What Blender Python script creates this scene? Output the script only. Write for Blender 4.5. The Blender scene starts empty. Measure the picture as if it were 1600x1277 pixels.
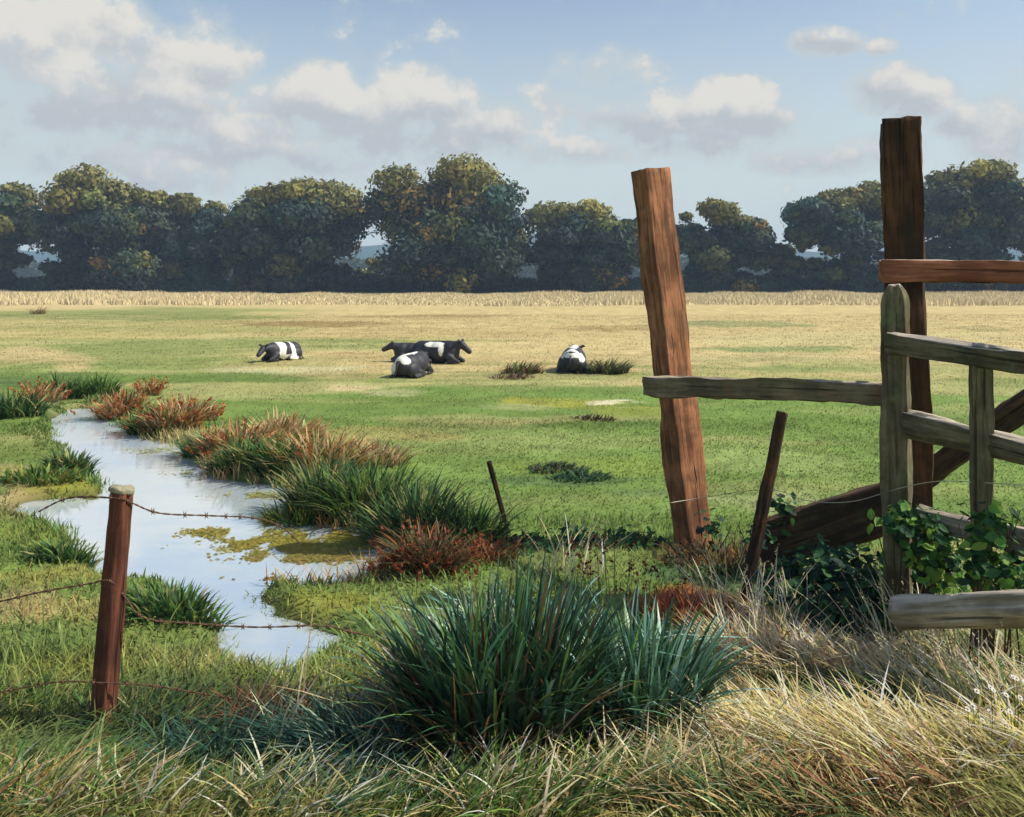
import bpy, bmesh, math, random
import numpy as np
from mathutils import Vector, Matrix, noise as mnoise

SC = bpy.context.scene
C = SC.collection
rng = np.random.default_rng(7)
random.seed(7)

# ------------------------------------------------------------------ camera
EYE = 2.5            # eye height above the meadow
F = 1400.0           # focal length in photo pixels (1600 wide)
HY = 436.0           # row of the horizon
cam = bpy.data.cameras.new("camera"); co = bpy.data.objects.new("camera", cam); C.objects.link(co)
co.location = (0, 0, EYE); co.rotation_euler = (math.pi/2, 0, 0)
cam.sensor_width = 36; cam.lens = 36*F/1600; cam.shift_y = -(638.5-HY)/1600
cam.clip_start = 0.05; cam.clip_end = 6000
SC.camera = co
SC.view_settings.view_transform = 'Standard'; SC.view_settings.look = 'None'
SC.view_settings.gamma = 1; SC.view_settings.exposure = 0.30
SC.view_settings.use_curve_mapping = False

# ------------------------------------------------------------------ sun and sky
SUN_EL, SUN_AZ = math.radians(46), math.radians(94)      # azimuth from +Y towards +X
sd = Vector((math.cos(SUN_EL)*math.sin(SUN_AZ), math.cos(SUN_EL)*math.cos(SUN_AZ), math.sin(SUN_EL)))
sl = bpy.data.lights.new("sun", 'SUN'); so = bpy.data.objects.new("sun", sl); C.objects.link(so)
sl.energy = 4.7; sl.angle = math.radians(0.6); sl.color = (1, .93, .80)
so.rotation_euler = (-sd).to_track_quat('-Z', 'Y').to_euler(); so.location = (60, 10, 60)

class NT:
    """small helper to write node maths as python"""
    def __init__(s, tree): s.t = tree
    def n(s, typ, **kw):
        x = s.t.nodes.new(typ)
        for k, v in kw.items(): setattr(x, k, v)
        return x
    def put(s, sock, v):
        if isinstance(v, (int, float)): sock.default_value = v
        elif isinstance(v, tuple): sock.default_value = v
        else: s.t.links.new(v, sock)
    def m(s, op, a, b=0.0, c=0.0, clamp=False):
        x = s.n('ShaderNodeMath', operation=op); x.use_clamp = clamp
        for i, v in enumerate((a, b, c)): s.put(x.inputs[i], v)
        return x.outputs[0]
    def noise(s, vec, scale, detail=4, rough=.55, dist=0.0):
        x = s.n('ShaderNodeTexNoise'); s.put(x.inputs['Vector'], vec)
        x.inputs['Scale'].default_value = scale; x.inputs['Detail'].default_value = detail
        x.inputs['Roughness'].default_value = rough; x.inputs['Distortion'].default_value = dist
        return x.outputs['Fac']
    def mix(s, f, a, b):
        x = s.n('ShaderNodeMix', data_type='RGBA'); s.put(x.inputs[0], f); s.put(x.inputs[6], a); s.put(x.inputs[7], b)
        return x.outputs[2]
    def sstep(s, v, lo, hi):
        x = s.n('ShaderNodeMapRange', interpolation_type='SMOOTHSTEP'); s.put(x.inputs[0], v)
        x.inputs[1].default_value = lo; x.inputs[2].default_value = hi
        return x.outputs[0]
    def scale(s, vec, v):
        x = s.n('ShaderNodeVectorMath', operation='MULTIPLY'); s.put(x.inputs[0], vec); x.inputs[1].default_value = v
        return x.outputs[0]

w = bpy.data.worlds.new("World"); SC.world = w; w.use_nodes = True
t = w.node_tree; t.nodes.clear(); N = NT(t)
sky = N.n('ShaderNodeTexSky', sky_type='NISHITA'); sky.sun_disc = False
sky.sun_elevation = SUN_EL; sky.sun_rotation = SUN_AZ; sky.air_density = 1.0; sky.dust_density = 1.6; sky.ozone_density = 2.0
tc = N.n('ShaderNodeTexCoord'); D = tc.outputs['Generated']
sp = N.n('ShaderNodeSeparateXYZ'); t.links.new(D, sp.inputs[0])
az = N.m('ARCTAN2', sp.outputs[0], sp.outputs[1]); el = N.m('ARCSINE', sp.outputs[2])
# clouds: (photo column, row, half width, half height, weight) turned into directions
CL = [(150,120,230,110,.52),(480,200,220,80,.50),(700,205,160,60,.48),(1100,200,170,55,.42),(200,240,260,50,.42),(60,40,150,40,.8),(165,35,70,40,1.0),(60,95,110,45,.7),(270,110,90,60,1.0),(340,95,60,34,1.0),(180,150,110,50,.8),(70,170,100,40,.7),(260,180,120,40,.75),(440,165,70,45,.7),(500,150,62,46,1.1),(545,165,40,34,.9),
      (640,155,70,46,1.15),(700,170,60,40,1.0),(590,200,90,40,.8),(780,195,48,34,1.05),(730,220,90,30,.7),(400,225,110,36,.75),(470,250,70,24,.7),(120,250,130,36,.6),(250,280,110,24,.5),(60,300,80,20,.4),
      (1050,185,90,40,.9),(1140,165,66,40,1.15),(1190,190,50,30,1.0),(980,185,70,30,.7),(1100,220,90,24,.7),(1278,64,40,20,.85),(1312,68,34,16,.85),(1375,74,24,12,.6),(1390,140,52,34,1.0),(1440,160,50,30,.8),(1500,190,36,24,.8),
      (940,110,90,34,.45),(870,160,70,30,.45),(1290,250,110,22,.6),(900,235,90,22,.55),(1380,230,60,20,.5),(1570,200,60,50,.6),
      (-300,100,300,120,.8),(2000,150,260,120,.8),(2500,60,300,120,.7),(-900,60,300,120,.8),(600,-260,420,110,.4),(1500,-420,420,110,.6),(-200,-500,420,140,.6)]
n1 = N.noise(N.scale(D, (1, 1, 1.2)), 10, 5, .58, .2); n2 = N.noise(N.scale(D, (1, 1, 1.2)), 30, 6, .62)
field = None; shade = None
nn = N.m('ADD', N.m('MULTIPLY', N.m('SUBTRACT', n1, .5), 1.5), N.m('MULTIPLY', N.m('SUBTRACT', n2, .5), 1.8))
for (cx, cy, rx, ry, wt) in CL:
    u0 = math.atan((cx-800)/F); v0 = math.atan((HY-cy)/F*math.cos(u0)); rx /= F; ry /= F
    du = N.m('MULTIPLY', N.m('SUBTRACT', az, u0), 1/rx); dv = N.m('MULTIPLY', N.m('SUBTRACT', el, v0), 1/ry)
    r2 = N.m('ADD', N.m('MULTIPLY', du, du), N.m('MULTIPLY', dv, dv))
    g = N.m('MULTIPLY', N.m('SUBTRACT', 1.0, N.m('MULTIPLY', r2, .55), clamp=True), wt)
    field = g if field is None else N.m('MAXIMUM', field, g)
    s_ = N.m('MULTIPLY', g, N.m('ADD', dv, N.m('MULTIPLY', du, .25)))
    shade = s_ if shade is None else N.m('ADD', shade, s_)
f = N.m('ADD', field, nn)
mask = N.m('MULTIPLY', N.sstep(f, .27, .72), .92)
veil = N.m('MULTIPLY', N.sstep(N.m('ADD', field, N.m('MULTIPLY', nn, .5)), .0, .42), .62)
lit = N.sstep(N.m('ADD', shade, N.m('MULTIPLY', nn, 1.3)), -.40, .75)
ccol = N.mix(lit, (.42, .44, .46, 1), (.67, .635, .575, 1))
base = N.mix(1.0, (0, 0, 0, 1), sky.outputs[0])
scl = N.n('ShaderNodeMix', data_type='RGBA', blend_type='MULTIPLY'); scl.inputs[0].default_value = 1
t.links.new(sky.outputs[0], scl.inputs[6]); scl.inputs[7].default_value = (.12, .12, .12, 1)
SKYC = scl.outputs[2]
horiz = N.m('MULTIPLY', N.sstep(el, .42, .02), .92)                       # milky air low over the trees
c1 = N.mix(horiz, SKYC, (.57, .635, .60, 1))
c2 = N.mix(veil, c1, (.49, .53, .53, 1))
c3 = N.mix(mask, c2, ccol)
bg = N.n('ShaderNodeBackground'); t.links.new(c3, bg.inputs[0]); bg.inputs[1].default_value = 1.0
# the multiply by .12 above is the strength of the sky texture; clouds carry their own luminance
wo = N.n('ShaderNodeOutputWorld'); t.links.new(bg.outputs[0], wo.inputs[0])
w.cycles.sampling_method = 'MANUAL'; w.cycles.sample_map_resolution = 512

# ------------------------------------------------------------------ helpers
def lin(c):
    c = np.asarray(c, float)/255.0
    return np.where(c <= .04045, c/12.92, ((c+.055)/1.055)**2.4)
def vn(x, y, seed=0):
    """value noise, numpy"""
    xi = np.floor(x).astype(np.int64); yi = np.floor(y).astype(np.int64); fx = x-xi; fy = y-yi
    fx = fx*fx*(3-2*fx); fy = fy*fy*(3-2*fy)
    def h(a, b):
        k = (a*374761393 + b*668265263 + seed*1442695041) & 0xffffffff
        k = ((k ^ (k >> 13))*1274126177) & 0xffffffff
        return ((k ^ (k >> 16)) & 0xffff)/65535.0
    return (h(xi, yi)*(1-fx)+h(xi+1, yi)*fx)*(1-fy)+(h(xi, yi+1)*(1-fx)+h(xi+1, yi+1)*fx)*fy
def fbm(x, y, o=4, seed=0):
    s = 0; a = .5; tot = 0
    for i in range(o): s = s+a*vn(x*2**i, y*2**i, seed+i); tot += a; a *= .5
    return s/tot
def smooth(v, lo, hi):
    q = np.clip((v-lo)/(hi-lo), 0, 1); return q*q*(3-2*q)

def at(px, py, Y):            # the world point at depth Y seen at this spot of the photo
    return Vector(((px-800)/F*Y, Y, EYE-(py-HY)/F*Y))
def gr(px, py, z=0.0):        # the point of the meadow seen there
    Y = F*(EYE-z)/(py-HY); return Vector(((px-800)/F*Y, Y, z))

WL = -0.10
POLY = [(92,655),(120,641),(160,638),(168,655),(185,672),(232,690),(300,702),(312,735),(345,752),(400,760),(455,768),(462,790),(448,808),(500,826),(595,838),
        (612,870),(590,890),(520,908),(430,914),(385,928),(388,940),(400,960),(392,968),(450,980),(492,1003),(476,1026),(438,1046),(404,1036),
        (372,996),(350,965),(325,935),(265,905),(200,900),(160,885),(140,850),(95,818),(40,796),(60,786),(110,784),(172,788),(176,765),(128,722),(96,692)]
PW = np.array([gr(a, b, WL)[:2] for a, b in POLY])
def shore(x, y):
    """signed distance to the stream's edge, metres, negative inside"""
    x = np.asarray(x, float); y = np.asarray(y, float)
    d = np.full(x.shape, 1e9); ins = np.zeros(x.shape, bool)
    n = len(PW)
    for i in range(n):
        ax, ay = PW[i]; bx, by = PW[(i+1) % n]; ex, ey = bx-ax, by-ay
        q = np.clip(((x-ax)*ex+(y-ay)*ey)/(ex*ex+ey*ey+1e-12), 0, 1)
        d = np.minimum(d, np.hypot(x-ax-q*ex, y-ay-q*ey))
        c = ((ay > y) != (by > y)) & (x < (bx-ax)*(y-ay)/(by-ay+1e-12)+ax)
        ins ^= c
    sdv = np.where(ins, -d, d)
    return sdv+(fbm(x*3.1+5, y*3.1, 3, 40)-.5)*.22
def ghz(x, y, s=None):
    x = np.asarray(x, float); y = np.asarray(y, float)
    if s is None: s = shore(x, y)
    r = np.hypot(x, y)
    lump = (fbm(x*.9, y*.9, 3, 3)-.5)*.10*smooth(r, 2, 6)+(fbm(x*.07+9, y*.07, 2, 9)-.5)*.25*smooth(y, 14, 60)
    lump += .22*smooth(x, 1.6, 3.6)*smooth(y, 6.4, 4.2)+.10*smooth(y, 5.2, 3.6)
    out = lump*smooth(s, 0, .8)+(-.16+.16*smooth(s, -.02, .35))
    inn = -.16-.35*smooth(-s, 0, .9)
    return np.where(s > 0, out, inn)
def gz(x, y): return float(ghz(np.array([x]), np.array([y]))[0])
def foot(px, py):             # ground point under this pixel, ground relief included
    z = 0.0
    for _ in range(4):
        p = gr(px, py, z); z = gz(p.x, p.y)
    return Vector((p.x, p.y, z))

# colours the turf itself has, as patches on the ground (photo column, row, half width, half height, sRGB, weight)
STRAW = (196,176,128); GRN = (116,136,66); DK = (78,104,56); RUST = (160,92,52); YEL = (160,156,66); PALE = (190,186,142)
PATCH = [
 (250,492,330,13,(118,134,68),.85),(120,522,230,8,(176,164,108),.8),(320,540,420,13,(128,142,76),.8),(60,558,110,20,STRAW,.9),(90,476,160,8,STRAW,1),
 (520,505,160,5,(140,116,70),.7),(700,497,140,4,(140,116,70),.6),(950,513,120,4,(148,124,80),.6),(620,520,200,8,(178,158,108),.7),(560,556,90,8,(176,146,104),.6),
 (450,578,120,7,PALE,.9),(540,588,120,8,(176,160,112),.7),(330,566,120,8,(134,146,78),.6),(545,606,55,5,(198,178,136),.9),(620,614,70,4,PALE,.7),
 (300,600,260,18,(100,128,56),.75),(640,628,320,12,(104,130,56),.7),(800,600,260,10,(130,146,80),.6),(780,586,170,7,(178,164,116),.6),(1000,597,110,7,(190,174,124),.9),
 (1300,530,280,10,(186,174,124),.8),(1210,545,160,6,(118,140,80),.8),(1150,508,120,5,(130,140,90),.7),(1350,572,260,10,(150,158,98),.7),(1530,515,60,4,(140,134,90),.6),
 (1180,560,180,6,(188,176,128),.6),(1300,612,160,9,(186,184,138),.5),(1240,650,220,22,(112,144,60),.8),(1560,640,120,40,(128,152,78),.6),
 (880,632,90,9,YEL,.7),(800,637,70,4,PALE,.6),(945,629,45,4,(212,206,170),.9),(990,645,60,8,YEL,.7),(900,662,240,10,(92,118,50),.7),(760,700,160,18,(128,150,76),.7),
 (830,690,220,20,(136,156,84),.7),(960,730,160,16,(122,146,58),.7),(900,750,120,8,(76,106,66),.6),(1000,770,90,8,(80,110,68),.5),(960,800,160,16,(110,140,64),.7),
 (1260,730,180,26,(138,160,88),.7),(1220,790,120,20,(168,176,120),.5),(700,665,90,14,(150,146,90),.5),(600,675,110,16,(170,150,100),.6),
 (70,600,110,16,DK,.8),(40,640,90,24,DK,.7),(60,700,100,26,(120,134,60),.7),(30,745,70,24,(180,156,112),.8),(110,765,90,16,(142,134,52),.8),(30,790,50,22,(186,158,122),.7),
 (60,840,80,28,(128,146,62),.8),(90,905,100,18,(150,140,76),.6),(40,950,90,26,(182,158,118),.6),(110,965,70,18,(172,156,100),.6),(50,1020,110,34,(98,126,66),.7),
 (280,960,120,26,(108,134,62),.8),(90,1050,120,22,(140,144,60),.6),(300,1040,120,20,(164,156,98),.5),(430,1060,180,22,(126,142,60),.7),(340,1100,150,34,(66,96,60),.7),
 (520,940,140,26,(140,146,58),.85),(560,985,110,24,(104,132,60),.7),(620,1010,80,30,(140,150,70),.7),(700,930,100,30,(120,144,70),.7),(520,1080,120,34,(128,146,66),.7),
 (560,905,90,8,(92,76,62),.9),(420,1120,140,30,(88,78,60),.6),(200,1150,200,30,(84,110,66),.7),
 (110,1252,220,26,(170,162,98),.8),(400,1240,120,30,(120,132,74),.7),(140,1180,200,30,(92,120,66),.8),(560,1250,130,40,(150,150,88),.7),(330,1190,90,30,(80,112,84),.7),(760,1250,120,34,(160,150,90),.7),
 (1080,940,60,24,RUST,.85),(1180,900,160,34,(72,104,64),.8),(1210,1000,90,40,(172,158,98),.8),(1280,960,80,30,(150,112,72),.7),(1180,1050,110,30,(180,156,110),.8),
 (1120,870,110,20,(130,90,58),.7),(900,870,120,30,(130,148,74),.7),(820,860,90,16,(88,114,66),.6),
 (1400,1090,180,30,(72,98,60),.85),(1450,1040,110,24,(120,130,80),.6),(1320,1010,120,34,(210,190,146),.85),(1470,1000,120,26,(190,178,130),.7),(1200,1120,140,28,(206,184,136),.85),(1350,1040,90,26,(206,180,140),.8),(1520,1070,90,34,(166,160,96),.6),
 (1300,1180,180,44,(206,192,120),.95),(1480,1170,180,40,(204,190,116),.95),(1400,1250,220,40,(160,140,92),.7),(1100,1190,120,30,(132,142,74),.6),(1080,1250,160,34,(130,124,74),.7),
 (300,1165,130,22,(60,88,72),.8),(480,1170,120,24,(52,80,70),.8),(640,1220,90,24,(66,96,78),.6),(220,1235,60,16,(170,104,66),.6),(900,1215,110,20,(120,130,70),.6),(1240,1235,70,18,(150,96,68),.6),
 (1500,860,120,30,(176,176,104),.5),(1560,1000,80,24,(100,136,66),.7),(1300,880,90,16,(176,172,110),.5)]
BANDS = [(400,(190,174,122)),(476,(192,174,124)),(492,(178,164,112)),(515,(160,156,98)),(545,(142,150,88)),(575,(130,148,78)),(600,(108,138,60)),(700,(112,142,64)),(850,(108,138,62)),(1000,(118,140,66)),(1150,(124,132,70)),(1290,(140,138,80)),(2000,(116,130,66))]
def gcol(x, y, s=None):
    x = np.asarray(x, float); y = np.asarray(y, float)
    yy = np.maximum(y, 2.6); px = 800+F*x/yy; py = HY+F*EYE/yy
    j = (fbm(x*.8, y*.8, 4, 21)-.5); j2 = (fbm(x*.25, y*.14, 3, 31)-.5)
    pj = py+(j*70+j2*40)*smooth(py, 440, 900)+j2*14
    B = lin([b[1] for b in BANDS]); k = np.array([b[0] for b in BANDS])
    col = np.stack([np.interp(pj, k, B[:, i]) for i in range(3)], -1)
    # the far field is straw to the right, greener to the left
    rt = smooth(px+j2*500, 260, 640)*smooth(pj, 606, 572)*.95
    col = col*(1-rt[..., None])+lin((194,174,124))*rt[..., None]
    for (cx, cy, rx, ry, c, wt) in PATCH:
        dx = (px-cx)/rx; dy = (py-cy)/ry
        n = (fbm(x*F/yy/rx*1.3+cx, py/ry*1.1+cy, 3, int(cx+cy) % 97)-.5)*1.5
        m = wt*smooth(np.hypot(dx, dy)+n, 1.15, .65)
        col = col*(1-m[..., None])+lin(c)*m[..., None]
    big = fbm(x*2.2, y*2.2, 4, 55)[..., None]
    col = col*(.72+.56*big)
    if s is not None:
        m = smooth(s, .34, .06)[..., None]*.9
        col = col*(1-m)+lin((84,72,58))*m
    lum = col.mean(-1, keepdims=True)
    gr_ = smooth(col[..., 1]/(col[..., 0]+1e-6), .95, 1.25)[..., None]
    col = col*(1-gr_)*np.array([.86, .87, .86])+(col*.86+lum*.14*np.array([1.15, 1.0, .8]))*np.array([.94, .92, .90])*gr_
    st = smooth(fbm(x*.16+3, y*.75, 3, 91), .52, .72)*smooth(y, 8, 14)*smooth(y, 90, 50); st2 = smooth(fbm(x*.13+31, y*.6, 3, 93), .55, .72)*smooth(y, 8, 14)*smooth(y, 34, 22)
    col = col*(1-.40*st[..., None])+.40*st[..., None]*lin((192,178,126))
    col = col*(1-.45*st2[..., None])+.45*st2[..., None]*lin((98,122,60))
    return np.clip(col*GK, 0, .8)
GK = 1.0

def tag(o, label=None, cat=None, group=None, kind=None):
    if label: o["label"] = label
    if cat: o["category"] = cat
    if group: o["group"] = group
    if kind: o["kind"] = kind
    return o
def empty(name, loc, **k):
    o = bpy.data.objects.new(name, None); C.objects.link(o); o.location = loc; o.empty_display_size = .2
    return tag(o, **k)
def link(name, me, mat, parent=None, loc=None, **k):
    o = bpy.data.objects.new(name, me); C.objects.link(o)
    if mat is not None: me.materials.append(mat)
    if parent is not None:
        o.parent = parent
    if loc is not None: o.location = loc
    return tag(o, **k)
def npmesh(name, V, quads=None, tris=None, col=None, smoothf=False):
    me = bpy.data.meshes.new(name)
    V = np.asarray(V, np.float32); quads = np.zeros((0, 4), np.int32) if quads is None else np.asarray(quads, np.int32)
    tris = np.zeros((0, 3), np.int32) if tris is None else np.asarray(tris, np.int32)
    me.vertices.add(len(V)); me.vertices.foreach_set("co", V.ravel())
    nl = quads.size+tris.size; me.loops.add(nl)
    me.loops.foreach_set("vertex_index", np.concatenate([quads.ravel(), tris.ravel()]))
    npoly = len(quads)+len(tris); me.polygons.add(npoly)
    st = np.concatenate([np.arange(len(quads))*4, quads.size+np.arange(len(tris))*3]).astype(np.int32)
    me.polygons.foreach_set("loop_start", st)
    me.polygons.foreach_set("use_smooth", np.full(npoly, bool(smoothf)))
    me.update(calc_edges=True)
    if col is not None:
        a = me.color_attributes.new("Col", 'FLOAT_COLOR', 'POINT')
        c4 = np.ones((len(V), 4), np.float32); c4[:, :3] = col; a.data.foreach_set("color", c4.ravel())
        me.color_attributes.active_color = a
    return me

# ------------------------------------------------------------------ materials
def newmat(name):
    m = bpy.data.materials.new(name); m.use_nodes = True; m.node_tree.nodes.clear(); return m, NT(m.node_tree)
def leafmat(name, transl=.35, rough=.65, nscale=0, gloss=.25, upn=0.0):
    m, N = newmat(name)
    a = N.n('ShaderNodeAttribute', attribute_name="Col"); c = a.outputs['Color']
    if nscale:
        g = N.n('ShaderNodeNewGeometry'); q = N.noise(g.outputs['Position'], nscale, 3, .6)
        k = N.n('ShaderNodeMix', data_type='RGBA', blend_type='MULTIPLY'); k.inputs[0].default_value = 1
        cr = N.n('ShaderNodeCombineColor'); v = N.m('ADD', .6, N.m('MULTIPLY', q, .8))
        for i in range(3): m.node_tree.links.new(v, cr.inputs[i])
        m.node_tree.links.new(c, k.inputs[6]); m.node_tree.links.new(cr.outputs[0], k.inputs[7]); c = k.outputs[2]
    p = N.n('ShaderNodeBsdfPrincipled'); N.put(p.inputs['Base Color'], c); p.inputs['Roughness'].default_value = rough
    p.inputs['Specular IOR Level'].default_value = gloss
    tr = N.n('ShaderNodeBsdfTranslucent'); N.put(tr.inputs[0], c)
    if upn:      # soft turf: blade normals leaned towards the sky
        g = N.n('ShaderNodeNewGeometry'); a1 = N.n('ShaderNodeVectorMath', operation='MULTIPLY_ADD'); N.put(a1.inputs[0], g.outputs['Normal']); a1.inputs[1].default_value = (1-upn,)*3; a1.inputs[2].default_value = (0, 0, upn)
        nz = N.n('ShaderNodeVectorMath', operation='NORMALIZE'); N.put(nz.inputs[0], a1.outputs[0]); N.put(p.inputs['Normal'], nz.outputs[0])
    mx = N.n('ShaderNodeMixShader'); mx.inputs[0].default_value = transl
    m.node_tree.links.new(p.outputs[0], mx.inputs[1]); m.node_tree.links.new(tr.outputs[0], mx.inputs[2])
    o = N.n('ShaderNodeOutputMaterial'); m.node_tree.links.new(mx.outputs[0], o.inputs[0])
    return m
M_GRASS = leafmat("grass_blades", .38)
M_TURFG = leafmat("turf_blades", .30, upn=.62)
M_LEAF = leafmat("tree_leaves", .25, .7, .35)
M_RUSH = leafmat("rush_blades", .2, .45, 0, .5)

def woodmat(name, dark, light, stain=None, rough=.85, fine=1.0, green=0.0, lit_top=0.0):
    m, N = newmat(name); L = m.node_tree.links
    tc = N.n('ShaderNodeTexCoord'); P = tc.outputs['Object']
    n1 = N.noise(N.scale(P, (16, 16, 1.3)), 1.2*fine, 6, .62, .6)
    n2 = N.noise(N.scale(P, (70, 70, 3)), 1.2*fine, 4, .65)
    n3 = N.noise(P, 2.3, 4, .6)
    cr = N.sstep(N.noise(N.scale(P, (34, 34, .9)), 1.0*fine, 3, .5, .4), .62, .70)     # cracks along the grain
    f = N.m('ADD', N.m('MULTIPLY', n1, .9), N.m('MULTIPLY', N.m('SUBTRACT', n3, .5), .9))
    c = N.mix(N.sstep(f, .28, .68), tuple(lin(dark))+(1,), tuple(lin(light))+(1,))
    c = N.mix(N.m('MULTIPLY', N.sstep(n2, .35, .75), .35), c, tuple(lin(dark)*.7)+(1,))
    if stain: c = N.mix(N.m('MULTIPLY', N.sstep(N.noise(P, 3.7, 5, .65), .5, .68), .75), c, tuple(lin(stain))+(1,))
    if green: c = N.mix(N.m('MULTIPLY', N.sstep(N.noise(P, 6.5, 5, .7), .48, .70), green), c, tuple(lin((112,124,84)))+(1,))
    c = N.mix(N.m('MULTIPLY', cr, .8), c, tuple(lin(dark)*.25)+(1,))
    if lit_top:  # upward faces paler: a top highlight painted into the wood colour
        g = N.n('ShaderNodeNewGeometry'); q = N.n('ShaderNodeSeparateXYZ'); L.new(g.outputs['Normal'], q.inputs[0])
        c = N.mix(N.m('MULTIPLY', N.sstep(N.m('ADD', q.outputs[2], N.m('MULTIPLY', N.m('SUBTRACT', n3, .5), .8)), .45, .85), lit_top), c, tuple(lin((196,184,166)))+(1,))
    p = N.n('ShaderNodeBsdfPrincipled'); L.new(c, p.inputs['Base Color']); p.inputs['Roughness'].default_value = rough
    p.inputs['Specular IOR Level'].default_value = .2
    b = N.n('ShaderNodeBump'); b.inputs['Strength'].default_value = .8; b.inputs['Distance'].default_value = .012
    hgt = N.m('SUBTRACT', N.m('ADD', n1, N.m('MULTIPLY', n2, .6)), N.m('MULTIPLY', cr, 1.0)); L.new(hgt, b.inputs['Height'])
    L.new(b.outputs[0], p.inputs['Normal'])
    o = N.n('ShaderNodeOutputMaterial'); L.new(p.outputs[0], o.inputs[0]); return m
W_DARK = woodmat("creosoted_timber", (44,36,28), (84,66,46), (120,74,40))
W_BROWN = woodmat("weathered_red_timber", (98,64,44), (176,120,84), (92,66,50), green=.15)
W_BIG = woodmat("dark_brown_timber", (54,42,30), (104,70,42), (50,42,32))
W_RAIL = woodmat("grey_rail", (92,82,64), (150,134,104), (120,88,62), green=.3, lit_top=.5)
W_TOP = woodmat("brown_rail", (120,74,54), (176,116,84), (132,84,58), lit_top=.9)
W_GREEN = woodmat("mossy_grey_timber", (70,66,50), (132,122,94), (84,68,50), green=.6, lit_top=.85)
W_PALE = woodmat("bleached_grey_timber", (104,98,82), (176,168,146), (112,98,74), green=.4, lit_top=.6)
W_RED = woodmat("reddish_post", (74,44,34), (128,78,58), (62,42,34))
W_BRACE = woodmat("brown_brace", (58,48,38), (108,84,60), (70,60,48), green=.2)
W_LOG = woodmat("pale_log", (120,110,92), (196,184,160), (120,104,82), green=.35, lit_top=.7)
W_BARK = woodmat("bark", (44,38,30), (84,74,58), None, fine=.3)
def plain(name, c, rough=.6, metal=0.0):
    m, N = newmat(name); p = N.n('ShaderNodeBsdfPrincipled')
    g = N.n('ShaderNodeTexCoord'); q = N.noise(g.outputs['Object'], 14, 4, .6)
    cc = N.mix(q, tuple(lin(c)*.6)+(1,), tuple(np.minimum(lin(c)*1.35, 1))+(1,))
    N.put(p.inputs['Base Color'], cc); p.inputs['Roughness'].default_value = rough; p.inputs['Metallic'].default_value = metal
    o = N.n('ShaderNodeOutputMaterial'); m.node_tree.links.new(p.outputs[0], o.inputs[0]); return m
M_WIRE = plain("rusty_wire", (92,66,48), .7, .3)
M_WIREP = plain("bright_wire", (190,184,168), .45, .6)
M_CONC = plain("lichened_wood_end", (140,136,112), .9)

# ground
m, N = newmat("turf"); L = m.node_tree.links
a = N.n('ShaderNodeAttribute', attribute_name="Col"); g = N.n('ShaderNodeNewGeometry'); P = g.outputs['Position']
q = N.noise(P, 1.6, 6, .65); q2 = N.noise(P, 14, 5, .7)
v = N.m('ADD', .68, N.m('ADD', N.m('MULTIPLY', q, .40), N.m('MULTIPLY', q2, .24)))
cr = N.n('ShaderNodeCombineColor')
for i in range(3): L.new(v, cr.inputs[i])
k = N.n('ShaderNodeMix', data_type='RGBA', blend_type='MULTIPLY'); k.inputs[0].default_value = 1; L.new(a.outputs[0], k.inputs[6]); L.new(cr.outputs[0], k.inputs[7])
p = N.n('ShaderNodeBsdfPrincipled'); L.new(k.outputs[2], p.inputs['Base Color']); p.inputs['Roughness'].default_value = .95; p.inputs['Specular IOR Level'].default_value = .1
b = N.n('ShaderNodeBump'); b.inputs['Strength'].default_value = .5; b.inputs['Distance'].default_value = .012; L.new(N.m('ADD', q2, q), b.inputs['Height']); L.new(b.outputs[0], p.inputs['Normal'])
o = N.n('ShaderNodeOutputMaterial'); L.new(p.outputs[0], o.inputs[0]); M_TURF = m

# water
m, N = newmat("stream_water"); L = m.node_tree.links
g = N.n('ShaderNodeNewGeometry'); P = g.outputs['Position']
q = N.noise(N.scale(P, (1.0, 2.2, 1)), 2.4, 4, .6, .4)
gl = N.n('ShaderNodeBsdfGlossy'); gl.inputs['Roughness'].default_value = .07; gl.inputs['Color'].default_value = (.93, .95, .97, 1)
di = N.n('ShaderNodeBsdfDiffuse'); L.new(N.mix(N.sstep(N.noise(P, .9, 4, .6), .4, .65), (.52, .58, .58, 1), (.43, .52, .60, 1)), di.inputs[0])
b = N.n('ShaderNodeBump'); b.inputs['Strength'].default_value = .12; b.inputs['Distance'].default_value = .02; L.new(q, b.inputs['Height']); L.new(b.outputs[0], gl.inputs['Normal'])
mx = N.n('ShaderNodeMixShader'); mx.inputs[0].default_value = .52; L.new(di.outputs[0], mx.inputs[1]); L.new(gl.outputs[0], mx.inputs[2])
o = N.n('ShaderNodeOutputMaterial'); L.new(mx.outputs[0], o.inputs[0]); M_WATER = m

# ------------------------------------------------------------------ ground, water, hills
def axis(lo, hi, fine, flo, fhi, grow):
    v = list(np.arange(flo, fhi, fine)); s = fine; x = v[-1]
    while x < hi: s *= grow; x += s; v.append(x)
    s = fine; x = flo
    while x > lo: s *= grow; x -= s; v.insert(0, x)
    return np.array(v)
gx = axis(-1300, 1300, .07, -9.5, 7, 1.035); gy = axis(-60, 1300, .07, 2.6, 19, 1.028)
GX, GY = np.meshgrid(gx, gy); S = shore(GX.ravel(), GY.ravel())
Zg = ghz(GX.ravel(), GY.ravel(), S); Vg = np.stack([GX.ravel(), GY.ravel(), Zg], -1)
nx, ny = len(gx), len(gy); ii = (np.arange(ny-1)[:, None]*nx+np.arange(nx-1)[None]).ravel()
Q = np.stack([ii, ii+1, ii+1+nx, ii+nx], -1)
link("meadow_ground", npmesh("meadow_ground", Vg, Q, col=gcol(Vg[:, 0], Vg[:, 1], S), smoothf=True), M_TURF, kind="structure")
x0, y0 = PW.min(0)-.4; x1, y1 = PW.max(0)+.4
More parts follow.
